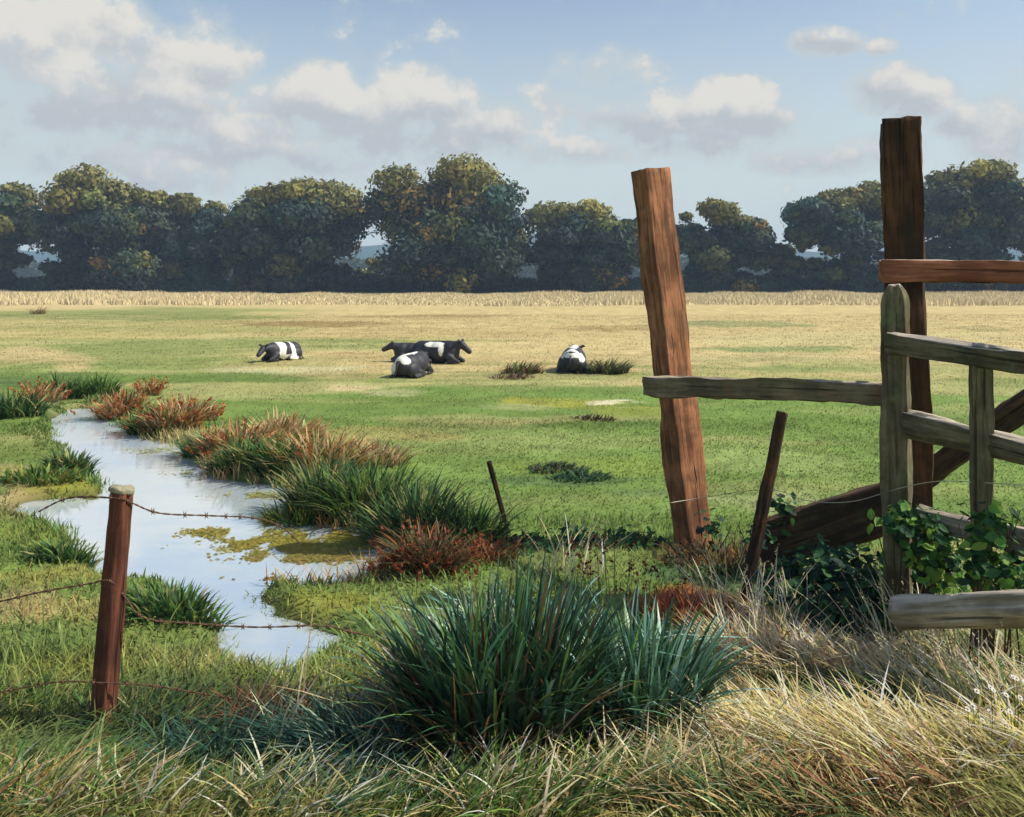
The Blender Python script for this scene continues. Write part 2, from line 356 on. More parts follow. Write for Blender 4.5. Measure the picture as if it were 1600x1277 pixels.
wx = np.linspace(x0, x1, 40); wy = np.linspace(y0, y1, 60); WX, WY = np.meshgrid(wx, wy)
Vw = np.stack([WX.ravel(), WY.ravel(), np.full(WX.size, WL)], -1)
ii = (np.arange(59)[:, None]*40+np.arange(39)[None]).ravel()
Q = np.stack([ii, ii+1, ii+41, ii+40], -1)
cs = shore(Vw[:, 0], Vw[:, 1]); keep = (np.stack([cs[Q[:, i]] for i in range(4)], -1).min(1) < .45)
link("stream_water", npmesh("stream_water", Vw, Q[keep], smoothf=True), M_WATER, kind="structure")

hx = np.linspace(-1150, 1150, 240); rows = 12; Vh = []; Ch = []
for r in range(rows):
    k = r/(rows-1)
    for x in hx:
        h = 26+26*float(fbm(np.array([x*.004+3.0]), np.array([.5]), 4, 77)[0])+16*math.exp(-((x-40)/260)**2)
        Vh.append((x, 820+k*330, -1+(h+1)*math.sin(k*math.pi*.5)**.8 if k < .99 else h))
Vh = np.array(Vh); ii = (np.arange(rows-1)[:, None]*240+np.arange(239)[None]).ravel()
Q = np.stack([ii, ii+1, ii+241, ii+240], -1)
hc = lin((60,84,84))*(.7+.6*fbm(Vh[:, 0]*.02, Vh[:, 1]*.02, 4, 5)[:, None])
link("distant_hills", npmesh("distant_hills", Vh, Q, col=hc, smoothf=True), M_TURF, kind="structure")

# ------------------------------------------------------------------ blades
def blades(R, length, width, ang, lean, c0, c1, segs=3, droop=0.0, flat=.5):
    """R roots (n,3); ang = direction of lean; lean = sideways reach as a share of length; returns verts, quads, tris, colours"""
    n = len(R); length = np.broadcast_to(length, n); width = np.broadcast_to(width, n); lean = np.broadcast_to(lean, n)
    d = np.stack([np.cos(ang), np.sin(ang), np.zeros(n)], -1)
    wa = ang+np.pi/2+rng.normal(0, flat, n); wd = np.stack([np.cos(wa), np.sin(wa), np.zeros(n)], -1)
    up = np.sqrt(np.clip(1-lean**2*.8, .08, 1))
    V = []; K = []
    for i in range(segs+1):
        q = i/segs
        hz = lean*length*(q**1.6); vz = up*length*(q-droop*q*q*.9*np.minimum(lean*1.4, 1))
        p = R+d*hz[:, None]; p = p+np.array([0, 0, 1.0])*vz[:, None]
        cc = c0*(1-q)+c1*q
        if i < segs:
            ww = (width*(1-.75*q**1.8)*(.75+.5*min(q*3, 1)*.5))[:, None]*.5
            V += [p-wd*ww, p+wd*ww]; K += [cc, cc]
        else: V += [p]; K += [cc]
    m = 2*segs+1
    Vv = np.stack(V, 1).reshape(-1, 3); Kk = np.stack(K, 1).reshape(-1, 3)
    b = np.arange(n)*m
    Qs = np.concatenate([np.stack([b+2*i, b+2*i+1, b+2*i+3, b+2*i+2], -1) for i in range(segs-1)]) if segs > 1 else np.zeros((0, 4), int)
    T = np.stack([b+2*segs-2, b+2*segs-1, b+2*segs], -1)
    return Vv, Qs, T, Kk
class Acc:
    def __init__(s): s.V = []; s.Q = []; s.T = []; s.K = []; s.n = 0
    def add(s, V, Q, T, K):
        s.V.append(V); s.K.append(K)
        if Q is not None and len(Q): s.Q.append(Q+s.n)
        if T is not None and len(T): s.T.append(T+s.n)
        s.n += len(V)
    def mesh(s, name, sm=False, off=(0, 0, 0)):
        return npmesh(name, np.concatenate(s.V)-np.array(off), np.concatenate(s.Q) if s.Q else None, np.concatenate(s.T) if s.T else None, np.concatenate(s.K), sm)
def jit(c, n, a=.22, hue=.08):
    return np.clip(c*(1+rng.normal(0, a, (n, 1)))*(1+rng.normal(0, hue, (n, 3))), .004, .8)

def field(y0, y1, dens, ln, wd, segs, name_acc, leanm=.35, xm=.66, tip=1.25):
    A = (y1**2-y0**2)*xm; n = int(A*dens)
    y = np.sqrt(rng.uniform(y0**2, y1**2, n)); x = rng.uniform(-xm, xm, n)*y
    s = shore(x, y); k = s > .015; x, y, s = x[k], y[k], s[k]; n = len(x)
    z = ghz(x, y, s); c = jit(gcol(x, y), n, .24 if y0 < 9 else .13)
    cl = fbm(x*1.3, y*1.3, 3, 61)
    L_ = ln*(.45+1.1*rng.random(n))*(.55+.9*cl)
    L_ = L_*(.55+.45*smooth(s, .05, .7))
    px = 800+F*x/y; py = HY+F*EYE/y
    # wind-laid directions: up to the right at the left, back to the left on the right bank
    pref = np.where(px < 950, rng.normal(.15, .6, n), rng.normal(2.75, .6, n)); uni = rng.uniform(0, 2*np.pi, n)
    use = rng.random(n) < smooth(py, 950, 1150)*.8
    ang = np.where(use, pref, uni)
    lean = np.clip(rng.normal(leanm, .18, n)+.3*use, .03, .95)
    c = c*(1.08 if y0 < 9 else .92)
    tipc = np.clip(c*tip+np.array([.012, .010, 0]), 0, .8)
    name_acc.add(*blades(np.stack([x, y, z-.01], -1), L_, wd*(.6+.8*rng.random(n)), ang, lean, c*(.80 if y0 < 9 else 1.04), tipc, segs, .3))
G = Acc()
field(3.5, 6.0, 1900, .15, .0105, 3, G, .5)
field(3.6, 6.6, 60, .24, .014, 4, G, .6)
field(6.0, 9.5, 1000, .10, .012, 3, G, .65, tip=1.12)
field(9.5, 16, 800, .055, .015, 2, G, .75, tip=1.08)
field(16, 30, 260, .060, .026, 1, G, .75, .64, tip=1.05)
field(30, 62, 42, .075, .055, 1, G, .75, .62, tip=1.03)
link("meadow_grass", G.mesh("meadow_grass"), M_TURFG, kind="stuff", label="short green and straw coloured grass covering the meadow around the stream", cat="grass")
n = 60000; y = rng.uniform(5.2, 18.5, n); x = rng.uniform(-9.5, -.3, n); s = shore(x, y)
k = (s > -.01) & (s < .15+.75*fbm(x*1.1, y*1.1, 3, 141)) & (fbm(x*1.6, y*1.6, 3, 142) > .40); x, y, s = x[k], y[k], s[k]; n = len(x)
py_ = HY+F*EYE/y; rt_ = (800+F*x/y) > np.interp(py_, [640, 700, 760, 800, 850, 900, 960, 1040], [135, 210, 300, 250, 300, 340, 390, 440])
rt_ &= py_ < 900
A = Acc(); tone = fbm(x*1.1, y*1.1, 3, 143)[:, None]; c = gcol(x, y)*.55+.45*lin((92,118,58)); rust = smooth(tone, .53, .60)*.8*rt_[:, None]; strw = smooth(fbm(x*1.4, y*1.4, 3, 144), .52, .60)[:, None]*.7*rt_[:, None]
c = c*(1-rust)+lin((184,130,82))*rust; c = c*(1-strw)+lin((200,178,128))*strw; c = jit(c, n, .24)
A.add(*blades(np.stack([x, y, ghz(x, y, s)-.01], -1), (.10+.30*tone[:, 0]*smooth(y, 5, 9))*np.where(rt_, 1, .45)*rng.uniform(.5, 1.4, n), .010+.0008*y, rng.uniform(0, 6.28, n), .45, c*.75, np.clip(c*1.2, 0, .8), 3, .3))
link("bank_grass", A.mesh("bank_grass"), M_GRASS, kind="stuff", label="mixed green, rust and straw grass fringing the edge of the stream", cat="grass")
# tall straw crop at the far side
A = Acc(); n = 80000
y = np.sqrt(rng.uniform(84**2, 150**2, n)); x = rng.uniform(-.64, .64, n)*y
c = jit(np.broadcast_to(lin((226,206,158)), (n, 3)), n, .06, .02)
tf = smooth(fbm(x*.16, y*.02, 2, 88), .2, .8)*.8+.2*fbm(x*.6, y*.2, 2, 89)
A.add(*blades(np.stack([x, y, ghz(x, y)], -1), .12+.80*tf*rng.uniform(.7, 1.1, n), .17, rng.uniform(0, 6.28, n), .3, c*1.0, c*1.02, 1))
link("straw_field", A.mesh("straw_field"), M_TURFG, kind="stuff", label="pale straw coloured standing crop in front of the line of trees", cat="crop")

# ------------------------------------------------------------------ leaves and trees
def leafquads(P, Nn, size, col):
    n = len(P); r = rng.normal(0, 1, (n, 3)); a = np.cross(Nn, r); a /= np.linalg.norm(a, axis=1)[:, None]+1e-9
    b = np.cross(Nn, a); b /= np.linalg.norm(b, axis=1)[:, None]+1e-9
    s = np.broadcast_to(size, n)[:, None]
    V = np.stack([P-a*s, P-b*s*.55, P+a*s, P+b*s*.55], 1).reshape(-1, 3)
    k = np.arange(n)*4
    return V, np.stack([k, k+1, k+2, k+3], -1), None, np.repeat(col, 4, 0)
def tube(pts, radii, sides=8, jitter=0.0):
    V = []; pts = [Vector(p) for p in pts]
    for i, p in enumerate(pts):
        d = (pts[min(i+1, len(pts)-1)]-pts[max(i-1, 0)]).normalized()
        a = d.cross(Vector((.31, .95, .12))).normalized(); b = d.cross(a)
        for k in range(sides):
            th = 2*math.pi*k/sides; r = radii[i]*(1+random.uniform(-jitter, jitter))
            V.append(p+a*math.cos(th)*r+b*math.sin(th)*r)
    Q = [(i*sides+k, i*sides+(k+1) % sides, (i+1)*sides+(k+1) % sides, (i+1)*sides+k) for i in range(len(pts)-1) for k in range(sides)]
    T = []; c0 = len(V); V.append(pts[0]); c1 = len(V); V.append(pts[-1]); e = (len(pts)-1)*sides
    for k in range(sides): T += [(c0, (k+1) % sides, k), (c1, e+k, e+(k+1) % sides)]
    return np.array([tuple(v) for v in V]), np.array(Q), np.array(T), np.zeros((len(V), 3))
LGREEN = [(54,68,46),(46,64,52),(64,78,46),(50,60,46),(40,58,54),(108,104,50),(56,68,52),(132,112,58),(50,72,62),(42,56,48),(84,90,46)]
def crown(H, Wd, lobes_n, per, low=.06, flat=1.0, tops=None, leaf=.50, pal=LGREEN, dep=.8):
    """leaf faces of a crown, local coordinates, H high and Wd half wide"""
    A = Acc()
    prim = [(0.0, 0.0, .60, .56), (-.36, 0, .52, .50), (.36, 0, .52, .50), (0, -.2, .40, .5)]
    for i in range(9 if lobes_n > 20 else 4):
        th = i*2.4+rng.uniform(-.5, .5); zz = rng.uniform(.30, .72)
        prim.append((math.cos(th)*rng.uniform(.45, .70), math.sin(th)*.5, zz, rng.uniform(.28, .44)))
    for i in range(lobes_n):
        qx, qy, qz, qr = prim[int(rng.integers(len(prim)))]
        d = rng.normal(0, 1, 3); d[2] = abs(d[2])*1.1-.45; d /= np.linalg.norm(d)
        r = Wd*rng.choice([.13, .18, .23, .29])*rng.uniform(.9, 1.15)
        c = np.array([qx*Wd, qy*Wd*dep, H*qz])+d*qr*Wd*np.array([.95, .9, .62*H/max(H, Wd)*1.0])*rng.uniform(.45, 1.0); c[2] += (H*.12 if d[2] > .3 else 0)
        if rng.random() < .22:      # low skirt
            c = np.array([rng.uniform(-.62, .62)*Wd, rng.uniform(-.3, .3)*Wd, H*rng.uniform(low, .28)])
        lat = min(1.0, abs(c[0])/Wd)
        c[0] = np.clip(c[0], -(Wd-r*.8), Wd-r*.8); c[2] = np.clip(c[2], r*.4, H*(1-.28*lat**2.2)-r*.66*flat); zz = c[2]/H
        n = int(per*(r/(Wd*.24))**2)
        d = rng.normal(0, 1, (n, 3)); d[:, 2] += .25; d /= np.linalg.norm(d, axis=1)[:, None]
        rr = r*(rng.random(n)**.28)*(1+.13*rng.normal(0, 1, n).clip(-1, 1.8))
        P = c+d*rr[:, None]*np.array([1, 1, .72*flat])
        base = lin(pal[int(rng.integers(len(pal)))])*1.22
        if zz > .72: base = base*.35+lin((136,130,62))*.65  # sunlit crown tops put into the leaf colour of the upper lobes
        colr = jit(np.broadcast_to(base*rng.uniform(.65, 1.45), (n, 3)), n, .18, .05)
        nm = d+rng.normal(0, .45, (n, 3)); nm /= np.linalg.norm(nm, axis=1)[:, None]
        P[:, 2] = np.maximum(P[:, 2], .05)
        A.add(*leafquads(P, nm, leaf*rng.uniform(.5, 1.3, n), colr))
    return A
def trunk_mesh(H, r0, Wd):
    A = Acc()
    A.add(*tube([(0, 0, -.3), (0.1, 0, H*.15), (-.1, .1, H*.35), (.15, 0, H*.5), (.1, .1, H*.62)], [r0*1.35, r0, r0*.8, r0*.5, r0*.12], 10, .06))
    for i in range(9):
        th = rng.uniform(0, 6.28); z0 = H*rng.uniform(.15, .45); q = Wd*rng.uniform(.4, .6)
        A.add(*tube([(0, 0, z0), (math.cos(th)*q*.4, math.sin(th)*q*.35, z0+H*.10), (math.cos(th)*q, math.sin(th)*q*.8, z0+H*.22)], [r0*.4, r0*.25, r0*.06], 6, .05))
    return A
def tree(px0, px1, top, Y, label, lobes=64, per=420, name="oak_tree", dx=0, trunk_r=.55, low=.06, pal=LGREEN, **k):
    cx = (px0+px1)/2; X = (cx-800)/F*Y; z = gz(X, Y); lobes = int(lobes*2.0); Wd = (px1-px0)/2/F*Y*1.08; H = EYE-(top-HY)/F*Y-z
    root = empty(name, (X, Y, z), label=label, cat="tree", group="trees along the far side of the field")
    link("trunk", trunk_mesh(H, trunk_r, Wd).mesh("trunk", True), W_BARK, root)
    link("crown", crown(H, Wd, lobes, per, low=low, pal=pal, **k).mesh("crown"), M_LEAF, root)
tree(-95, 50, 266, 158, "dark rounded tree cut off by the left edge of the picture")
tree(56, 262, 254, 156, "broad flat topped dark tree, second from the left edge", lobes=60)
tree(222, 368, 292, 164, "lower olive topped tree behind and right of the broad flat topped one", lobes=44)
tree(352, 575, 276, 157, "wide rounded dark tree left of the tallest domed one", lobes=60)
tree(580, 824, 246, 155, "tallest domed tree standing alone behind the huddled cows", lobes=70)
tree(822, 1004, 303, 158, "rounded dark tree just left of the leaning timber post", lobes=50)
tree(1046, 1196, 314, 160, "small rounded blue green tree just right of the leaning timber post", lobes=42)
tree(1180, 1262, 362, 166, "lowest olive brown tree in the dip between two larger trees", lobes=22, pal=[(120,108,62),(96,96,58),(110,100,60),(70,84,60)])
tree(1238, 1412, 276, 157, "dark domed tree immediately left of the tall upright post", lobes=52)
tree(1392, 1600, 252, 156, "high broad tree with yellow green top seen behind the brown top rail", lobes=60)
tree(1570, 1730, 264, 158, "dark tree cut off by the right edge of the picture", lobes=40)
# hedge between the trunks and field bushes in the gaps
A = Acc(); n = 52000
x = rng.uniform(-112, 112, n); hh = 1.5+2.3*fbm(x*.11, x*0, 3, 15)
th = rng.uniform(0, math.pi, n); rr = rng.random(n)**.3
P = np.stack([x, 160.5+np.cos(th)*rr*1.6, np.abs(np.sin(th))*rr*hh+.1], -1); nm = np.stack([rng.normal(0, .4, n), np.cos(th)-.2, np.sin(th)], -1); nm /= np.linalg.norm(nm, axis=1)[:, None]
A.add(*leafquads(P, nm, rng.uniform(.16, .5, n), jit(np.broadcast_to(lin((60,80,66)), (n, 3)), n, .3)))
link("hedge", A.mesh("hedge", off=(0, 160.5, 0)), M_LEAF, loc=(0, 160.5, 0), label="low dark hedge running along the foot of the trees", cat="hedge")
def bush(px0, px1, top, Y, label, pal, name="bush", grp="bushes between the trees"):
    X = ((px0+px1)/2-800)/F*Y; z = gz(X, Y); H = EYE-(top-HY)/F*Y-z
    o = link(name, crown(H, (px1-px0)/2/F*Y, 14, 260, low=.1, leaf=.3, pal=pal).mesh(name), M_LEAF, loc=(X, Y, z), label=label, cat="bush", group=grp)
BP = [(60,80,66),(66,84,72),(50,70,64),(84,96,72)]
bush(188, 262, 408, 168, "grey green bush filling the gap right of the broad flat topped tree", BP)
bush(536, 640, 418, 166, "blue green bush in the gap left of the tallest tree", BP)
bush(556, 606, 396, 172, "taller narrow bush left of the tallest tree", BP)
bush(745, 800, 424, 164, "small bush under the right side of the tallest tree", BP)
bush(800, 872, 424, 166, "low bush in the gap right of the tallest tree", BP)
bush(1180, 1262, 400, 163, "blue green bush beneath the lowest olive brown tree", BP)
bush(1000, 1060, 372, 164, "dark bush hidden behind the leaning timber post", BP)
A = Acc(); n = 26000
x = rng.uniform(-330, 330, n); hh = 6+9*fbm(x*.03, x*0, 4, 115)
v = rng.random(n)**.6
P = np.stack([x, 400+rng.uniform(-6, 6, n), v*hh], -1); nm = np.stack([rng.normal(0, .5, n), -np.ones(n)*.7, rng.random(n)], -1); nm /= np.linalg.norm(nm, axis=1)[:, None]
A.add(*leafquads(P, nm, rng.uniform(.6, 1.5, n), jit(np.broadcast_to(lin((58,74,60)), (n, 3)), n, .25)))
link("far_wood", A.mesh("far_wood", off=(0, 400, 0)), M_LEAF, loc=(0, 400, 0), kind="stuff", label="far blue wood seen through the gaps between the trees", cat="wood")

# ------------------------------------------------------------------ timber
def beam_mesh(name, Lg, w, d, seed, rough=.012, taper=0.0, rnd=.18, round_top=False, bow=0.0, n=None):
    """post or rail: local z along the timber, rounded rectangular section, uneven faces"""
    n = n or max(8, int(Lg/.035)); m = 28; V = []; fa = []
    sec = []
    if rnd < .38:
        e = rnd*.45; side = [(-1+e), -.55, -.1, .35, (1-e)]
        for q4 in range(4):
            for v_ in side[:4]+[1-e*1.02, 1-e*.3]:
                a_, b_ = (1.0, v_) if v_ < 1-e*.5 else (1-e*.3, 1-e*.3)
                if v_ == side[0]: a_, b_ = 1.0, -1+e
                for _ in range(q4): a_, b_ = -b_, a_
                sec.append((a_, b_))
        m = len(sec)
    else: sec = []
    for k in range(m if rnd >= .38 else 0):
        th = 2*math.pi*(k+.5)/m; c, s = math.cos(th), math.sin(th); e = rnd if rnd < 1 else 1
        p = 2/max(.12, e)
        rr = (abs(c)**p+abs(s)**p)**(-1/p); sec.append((c*rr, s*rr))
    for i in range(n+1):
        q = i/n; z = q*Lg
        kx = 1-taper*q
        if round_top and q > 1-.06: kx *= math.sqrt(max(.22, 1-((q-.94)/.068)**2))
        for k, (c, s) in enumerate(sec):
            nz = mnoise.fractal(Vector((c*1.7+seed*7.1, s*1.7, z*1.7)), 1.0, 2.0, 4)
            nz2 = mnoise.noise(Vector((c*5+seed, s*5, z*.9)))
            r = 1+(nz*rough*1.6+nz2*rough)/(.5*min(w, d))
            zz = z
            if i == n: zz += rough*2.2*mnoise.noise(Vector((c*2+seed, s*2, 3)))
            bx = bow*math.sin(math.pi*q)+rough*.6*mnoise.noise(Vector((seed, z*.8, 1)))
            V.append((c*w*.5*r*kx+bx, s*d*.5*r*kx, zz))
    for i in range(n):
        for k in range(m): fa.append((i*m+k, i*m+(k+1) % m, (i+1)*m+(k+1) % m, (i+1)*m+k))
    me = bpy.data.meshes.new(name)
    for e, base in ((0, 0), (1, n*m)):
        cz = 0 if e == 0 else Lg; ring = []
        for k, (c, s) in enumerate(sec):
            x, y, z = V[base+k]; V.append((x*.86, y*.86, z+(-.006 if e == 0 else .006))); ring.append(len(V)-1)
        V.append((0, 0, cz+(-.006 if e == 0 else .008+rough*.4))); cc = len(V)-1
        for k in range(m):
            a, b = base+k, base+(k+1) % m; c_, d_ = ring[(k+1) % m], ring[k]
            fa.append((a, b, c_, d_) if e else (b, a, d_, c_))
            fa.append((d_, c_, cc) if e else (c_, d_, cc))
    me.from_pydata(V, [], fa); me.update()
    for p in me.polygons: p.use_smooth = True
    return me
def beam(name, p0, p1, w, d, mat, parent=None, right=(1, 0, 0), yaw=0.0, seed=1, **k):
    """p0 to p1 is the axis; w is the width along 'right', d the thickness"""
    tg = {q: k.pop(q) for q in ('label', 'cat', 'group') if q in k}
    p0, p1 = Vector(p0), Vector(p1); z = (p1-p0).normalized()
    x = (Vector(right)-z*Vector(right).dot(z)).normalized(); x = Matrix.Rotation(yaw, 3, z) @ x; y = z.cross(x)
    Mx = Matrix((x, y, z)).transposed().to_4x4(); Mx.translation = p0
    o = link(name, beam_mesh(name, (p1-p0).length, w, d, seed, **k), mat, parent)
    o.matrix_basis = (Matrix.Translation(-Vector(parent.location)) @ Mx) if parent is not None else Mx
    return tag(o, **tg)

# tall leaning post
p0 = at(1083, 838, 8.4); p1 = at(1016, 266, 8.4); dr = (p1-p0).normalized(); p0 = p0-dr*.35
beam("leaning_post", p0, p1, .31, .22, W_BROWN, yaw=math.radians(33), seed=2, rough=.011, rnd=.16, n=90,
     label="thick red brown timber post leaning to the left, its left face dark", cat="post")
# rail fence
root = empty("rail_fence", at(1400, 960, 6.3), label="old rail fence of mossy grey posts and rails with a tall dark brown post", cat="fence")
fb = at(1432, 980, 6.75); ft = at(1407, 188, 6.75)
beam("tall_post", fb-Vector((0, 0, .3)), ft, .27, .22, W_BIG, root, yaw=math.radians(-20), seed=5, rough=.012, rnd=.15, n=90)
beam("post", at(1404, 1040, 6.25), at(1397, 447, 6.25), .165, .15, W_GREEN, root, yaw=math.radians(-30), seed=9, rough=.012, rnd=.25, round_top=True)
beam("post", at(1536, 1040, 5.62), at(1533, 548, 5.62), .115, .10, W_GREEN, root, yaw=math.radians(-18), seed=12, rough=.008, rnd=.3)
beam("top_rail", at(1376, 423, 6.52), at(1700, 427, 6.45), .15, .07, W_TOP, root, right=(0, 0, 1), seed=14, rough=.006)
beam("rail", at(1008, 603, 8.16), at(1382, 615, 6.40), .150, .06, W_RAIL, root, right=(0, 0, 1), seed=16, rough=.008)
beam("rail", at(1388, 536, 6.13), at(1680, 578, 5.08), .135, .07, W_GREEN, root, right=(0, 0, 1), seed=19, rough=.007)
beam("rail", at(1416, 662, 6.15), at(1680, 726, 5.15), .165, .09, W_GREEN, root, right=(0, 0, 1), seed=23, rough=.010, rnd=.4)
beam("rail", at(1436, 806, 6.15), at(1680, 868, 5.15), .13, .08, W_PALE, root, right=(0, 0, 1), seed=27, rough=.010, rnd=.4)
beam("brace", at(1438, 748, 7.15), at(1680, 574, 6.3), .155, .09, W_BRACE, root, right=(0, 0, 1), seed=31, rough=.014)
# dark beam lying behind the posts, log in front
beam("fallen_beam", at(1186, 858, 7.55), at(1416, 782, 7.15), .37, .16, W_BRACE, right=(0, 0, 1), seed=36, rough=.011, rnd=.3,
     label="heavy dark timber beam slanting down behind the brambles left of the fence", cat="beam")
beam("log_rail", at(1397, 958, 5.42), at(1700, 946, 4.75), .18, .175, W_LOG, right=(0, 0, 1), seed=39, rough=.018, rnd=1.0,
     label="thick pale log rail lying across the front of the fence at the right edge", cat="log")
# small stakes
b_ = at(1158, 905, 7.0)
beam("stake", b_-Vector((-.03, 0, .15)), at(1222, 646, 7.0), .088, .06, W_DARK, yaw=.3, seed=41, rough=.008, rnd=.5,
     label="short black stake leaning right, between the leaning post and the rail fence", cat="stake")
b_ = foot(799, 836)
beam("stake", b_-Vector((0, 0, .1)), at(764, 722, b_.y), .040, .035, W_DARK, yaw=.3, seed=43, rough=.004, rnd=.5,
     label="thin dark stake leaning left in the grass beyond the stream bank", cat="stake")

# wire fence at the left
def wire_mesh(name, pts, r, barbs=True, step=.13, two=True):
    P = []; n = len(pts)
    for i in range(n-1):
        for k in range(10):
            q = k/10; a, b = Vector(pts[i]), Vector(pts[i+1]); pm = Vector(pts[max(i-1, 0)]); pn = Vector(pts[min(i+2, n-1)])
            P.append(.5*((2*a)+(b-pm)*q+(2*pm-5*a+4*b-pn)*q*q+(3*a-pm-3*b+pn)*q**3))
    P.append(Vector(pts[-1])); A = Acc()
    rs = [r]*len(P)
    if two:
        for ph in (0, math.pi):
            A.add(*tube([p+Vector((0, math.cos(i*1.4+ph), math.sin(i*1.4+ph)))*r*.9 for i, p in enumerate(P)], rs, 5))
    else: A.add(*tube(P, rs, 5))
    B = Acc(); acc = 0
    if barbs:
        for i in range(1, len(P)):
            acc += (P[i]-P[i-1]).length
            if acc > step:
                acc = random.uniform(-.03, .03); p = P[i]
                B.add(*tube([p+Vector((-.008, 0, -.020)), p+Vector((0, .006, 0)), p+Vector((.010, 0, .020))], [.0012, r*1.25, .0012], 5))
                B.add(*tube([p+Vector((.012, 0, -.018)), p+Vector((0, -.006, 0)), p+Vector((-.008, .004, .020))], [.0012, r*1.25, .0012], 5))
                B.add(*tube([p+Vector((-.010, 0, 0)), p+Vector((.010, 0, 0))], [r*1.9, r*1.9], 6))
    return A, B
fl = foot(156, 1130); YL = fl.y
root = empty("wire_fence", fl, label="rusty barbed wire strands strung on a slim red brown post by the stream", cat="fence")
pt = beam("post", fl-Vector((0, 0, .2)), at(189, 770, YL), .108, .095, W_RED, root, yaw=math.radians(-25), seed=51, rough=.007, rnd=.45)
cp = at(190, 764, YL)
cap = beam_mesh("post_cap", .022, .118, .10, 61, rough=.010, rnd=.8, n=4)
o = link("post_cap", cap, M_CONC, root); o.location = cp-Vector(root.location)-Vector((0, 0, .014)); o.rotation_euler = (0, math.radians(10), 0)
def strand(pts, r=.0030, mat=M_WIRE, barbs=True):
    A, B = wire_mesh("barbed_wire", [p-Vector(root.location) for p in pts], r, barbs)
    if barbs: A.add(np.concatenate(B.V), np.concatenate(B.Q), np.concatenate(B.T), np.concatenate(B.K))
    o = link("barbed_wire", A.mesh("barbed_wire", True), mat, root)
strand([at(60, 800, YL), at(110, 778, YL), at(184, 779, YL-.06), at(206, 786, YL), at(250, 802, YL+.1), at(330, 806, YL+.3), at(400, 810, YL+.6), at(440, 824, YL+.8), at(470, 850, YL+.9)], .0032)
strand([at(-60, 950, YL-.1), at(0, 940, YL-.1), at(60, 926, YL-.1), at(140, 912, YL-.05), at(172, 908, YL-.06), at(196, 934, YL), at(226, 966, YL), at(300, 974, YL+.1), at(400, 980, YL+.2), at(505, 978, YL+.3), at(560, 990, YL+.4), at(680, 1010, YL+.6)], .0034)
strand([at(-60, 1094, YL-.1), at(0, 1082, YL-.1), at(90, 1066, YL-.08), at(160, 1067, YL-.07), at(240, 1072, YL), at(340, 1088, YL+.05), at(430, 1102, YL+.05), at(510, 1106, YL+.1), at(620, 1098, YL+.1)], .0030)
A, B = wire_mesh("wire", [at(1046, 786, 8.1), at(1110, 776, 8.1), at(1200, 765, 7.0), at(1260, 782, 6.8), at(1330, 784, 6.5), at(1410, 762, 6.1), at(1470, 752, 5.85), at(1545, 755, 5.55), at(1640, 760, 5.3)], .0028, False, two=False)
link("fence_wire", A.mesh("fence_wire", True), M_WIREP, label="single bright plain wire sagging from the black stake across to the fence", cat="wire")

# ------------------------------------------------------------------ plants
def clump(name, px, py, n, h, spread, cols, label, cat="grass tussock", group=None, wd=.010, lean=(.25, .8), tips=1.2, droop=.5, segs=5, bias=None, mat=None, root_r=.25, heads=None, rx=1.0, lobed=0.0):
    b = foot(px, py); r = np.sqrt(rng.random(n)); th = rng.uniform(0, 2*np.pi, n)
    X = b.x+np.cos(th)*r*spread*rx; Y = b.y+np.sin(th)*r*spread*.6
    R = np.stack([X, Y, ghz(X, Y)], -1); R[:, 2] = np.maximum(R[:, 2], WL-.05)-.01
    # outer blades lean outwards
    ang = np.where(rng.random(n) < .8, th+rng.normal(0, .5, n), rng.uniform(0, 6.28, n))
    if bias is not None:
        k = rng.random(n) < .6; ang = np.where(k, bias+rng.normal(0, .45, n), ang)
    le = np.clip(lean[0]+(lean[1]-lean[0])*(r*.6+.4*rng.random(n))+rng.normal(0, .06, n), .02, .97)
    ci = rng.integers(len(cols), size=n); c = jit(lin([cols[i] for i in ci]), n, .20, .05)
    A = Acc(); hh = h*(.40+.70*rng.random(n))*(1-lobed*(fbm(ang*1.6+px, r*2, 3, int(px))-.3))
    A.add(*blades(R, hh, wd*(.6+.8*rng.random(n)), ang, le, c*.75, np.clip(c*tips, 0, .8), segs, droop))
    if heads:
        hc, hn, hs, hl = heads; B = A
        idx = rng.choice(n, hn, replace=False)
        d = np.stack([np.cos(ang[idx]), np.sin(ang[idx]), np.zeros(hn)], -1); up = np.sqrt(np.clip(1-le[idx]**2*.8, .08, 1))
        tipp = R[idx]+d*(le[idx]*hh[idx])[:, None]; tipp[:, 2] += up*hh[idx]*(1-droop*.9*np.minimum(le[idx]*1.4, 1))
        m = 9; P = np.repeat(tipp, m, 0)-np.repeat(np.stack([d[:, 0]*.6, d[:, 1]*.6, up*.8], -1), m, 0)*(rng.random(hn*m)*hl)[:, None]+rng.normal(0, hs*.5, (hn*m, 3))
        nm = rng.normal(0, 1, (hn*m, 3)); nm /= np.linalg.norm(nm, axis=1)[:, None]
        B.add(*leafquads(P, nm, hs*rng.uniform(.6, 1.3, hn*m), jit(np.broadcast_to(lin(hc), (hn*m, 3)), hn*m, .25)))
    return link(name, A.mesh(name, off=tuple(b)), mat or M_GRASS, loc=b, label=label, cat=cat, group=group)
GT = [(96,128,58),(76,108,54),(116,142,64),(62,92,52)]
TEAL = [(48,84,62),(38,66,54),(58,98,64),(66,108,80),(44,72,50),(84,126,96),(70,100,52),(86,60,44),(46,70,50),(96,126,62)]
PT = [(128,168,150),(88,128,108),(156,190,172),(66,104,86),(56,88,76)]
PK = dict(mat=M_RUSH, segs=6)
clump("rush_clump", 785, 1165, 1700, 1.12, .40, TEAL, "great dark blue green rush clump in the centre foreground", "rush", wd=.024, lean=(.0, .62), droop=.5, lobed=.5, rx=1.15, **PK)
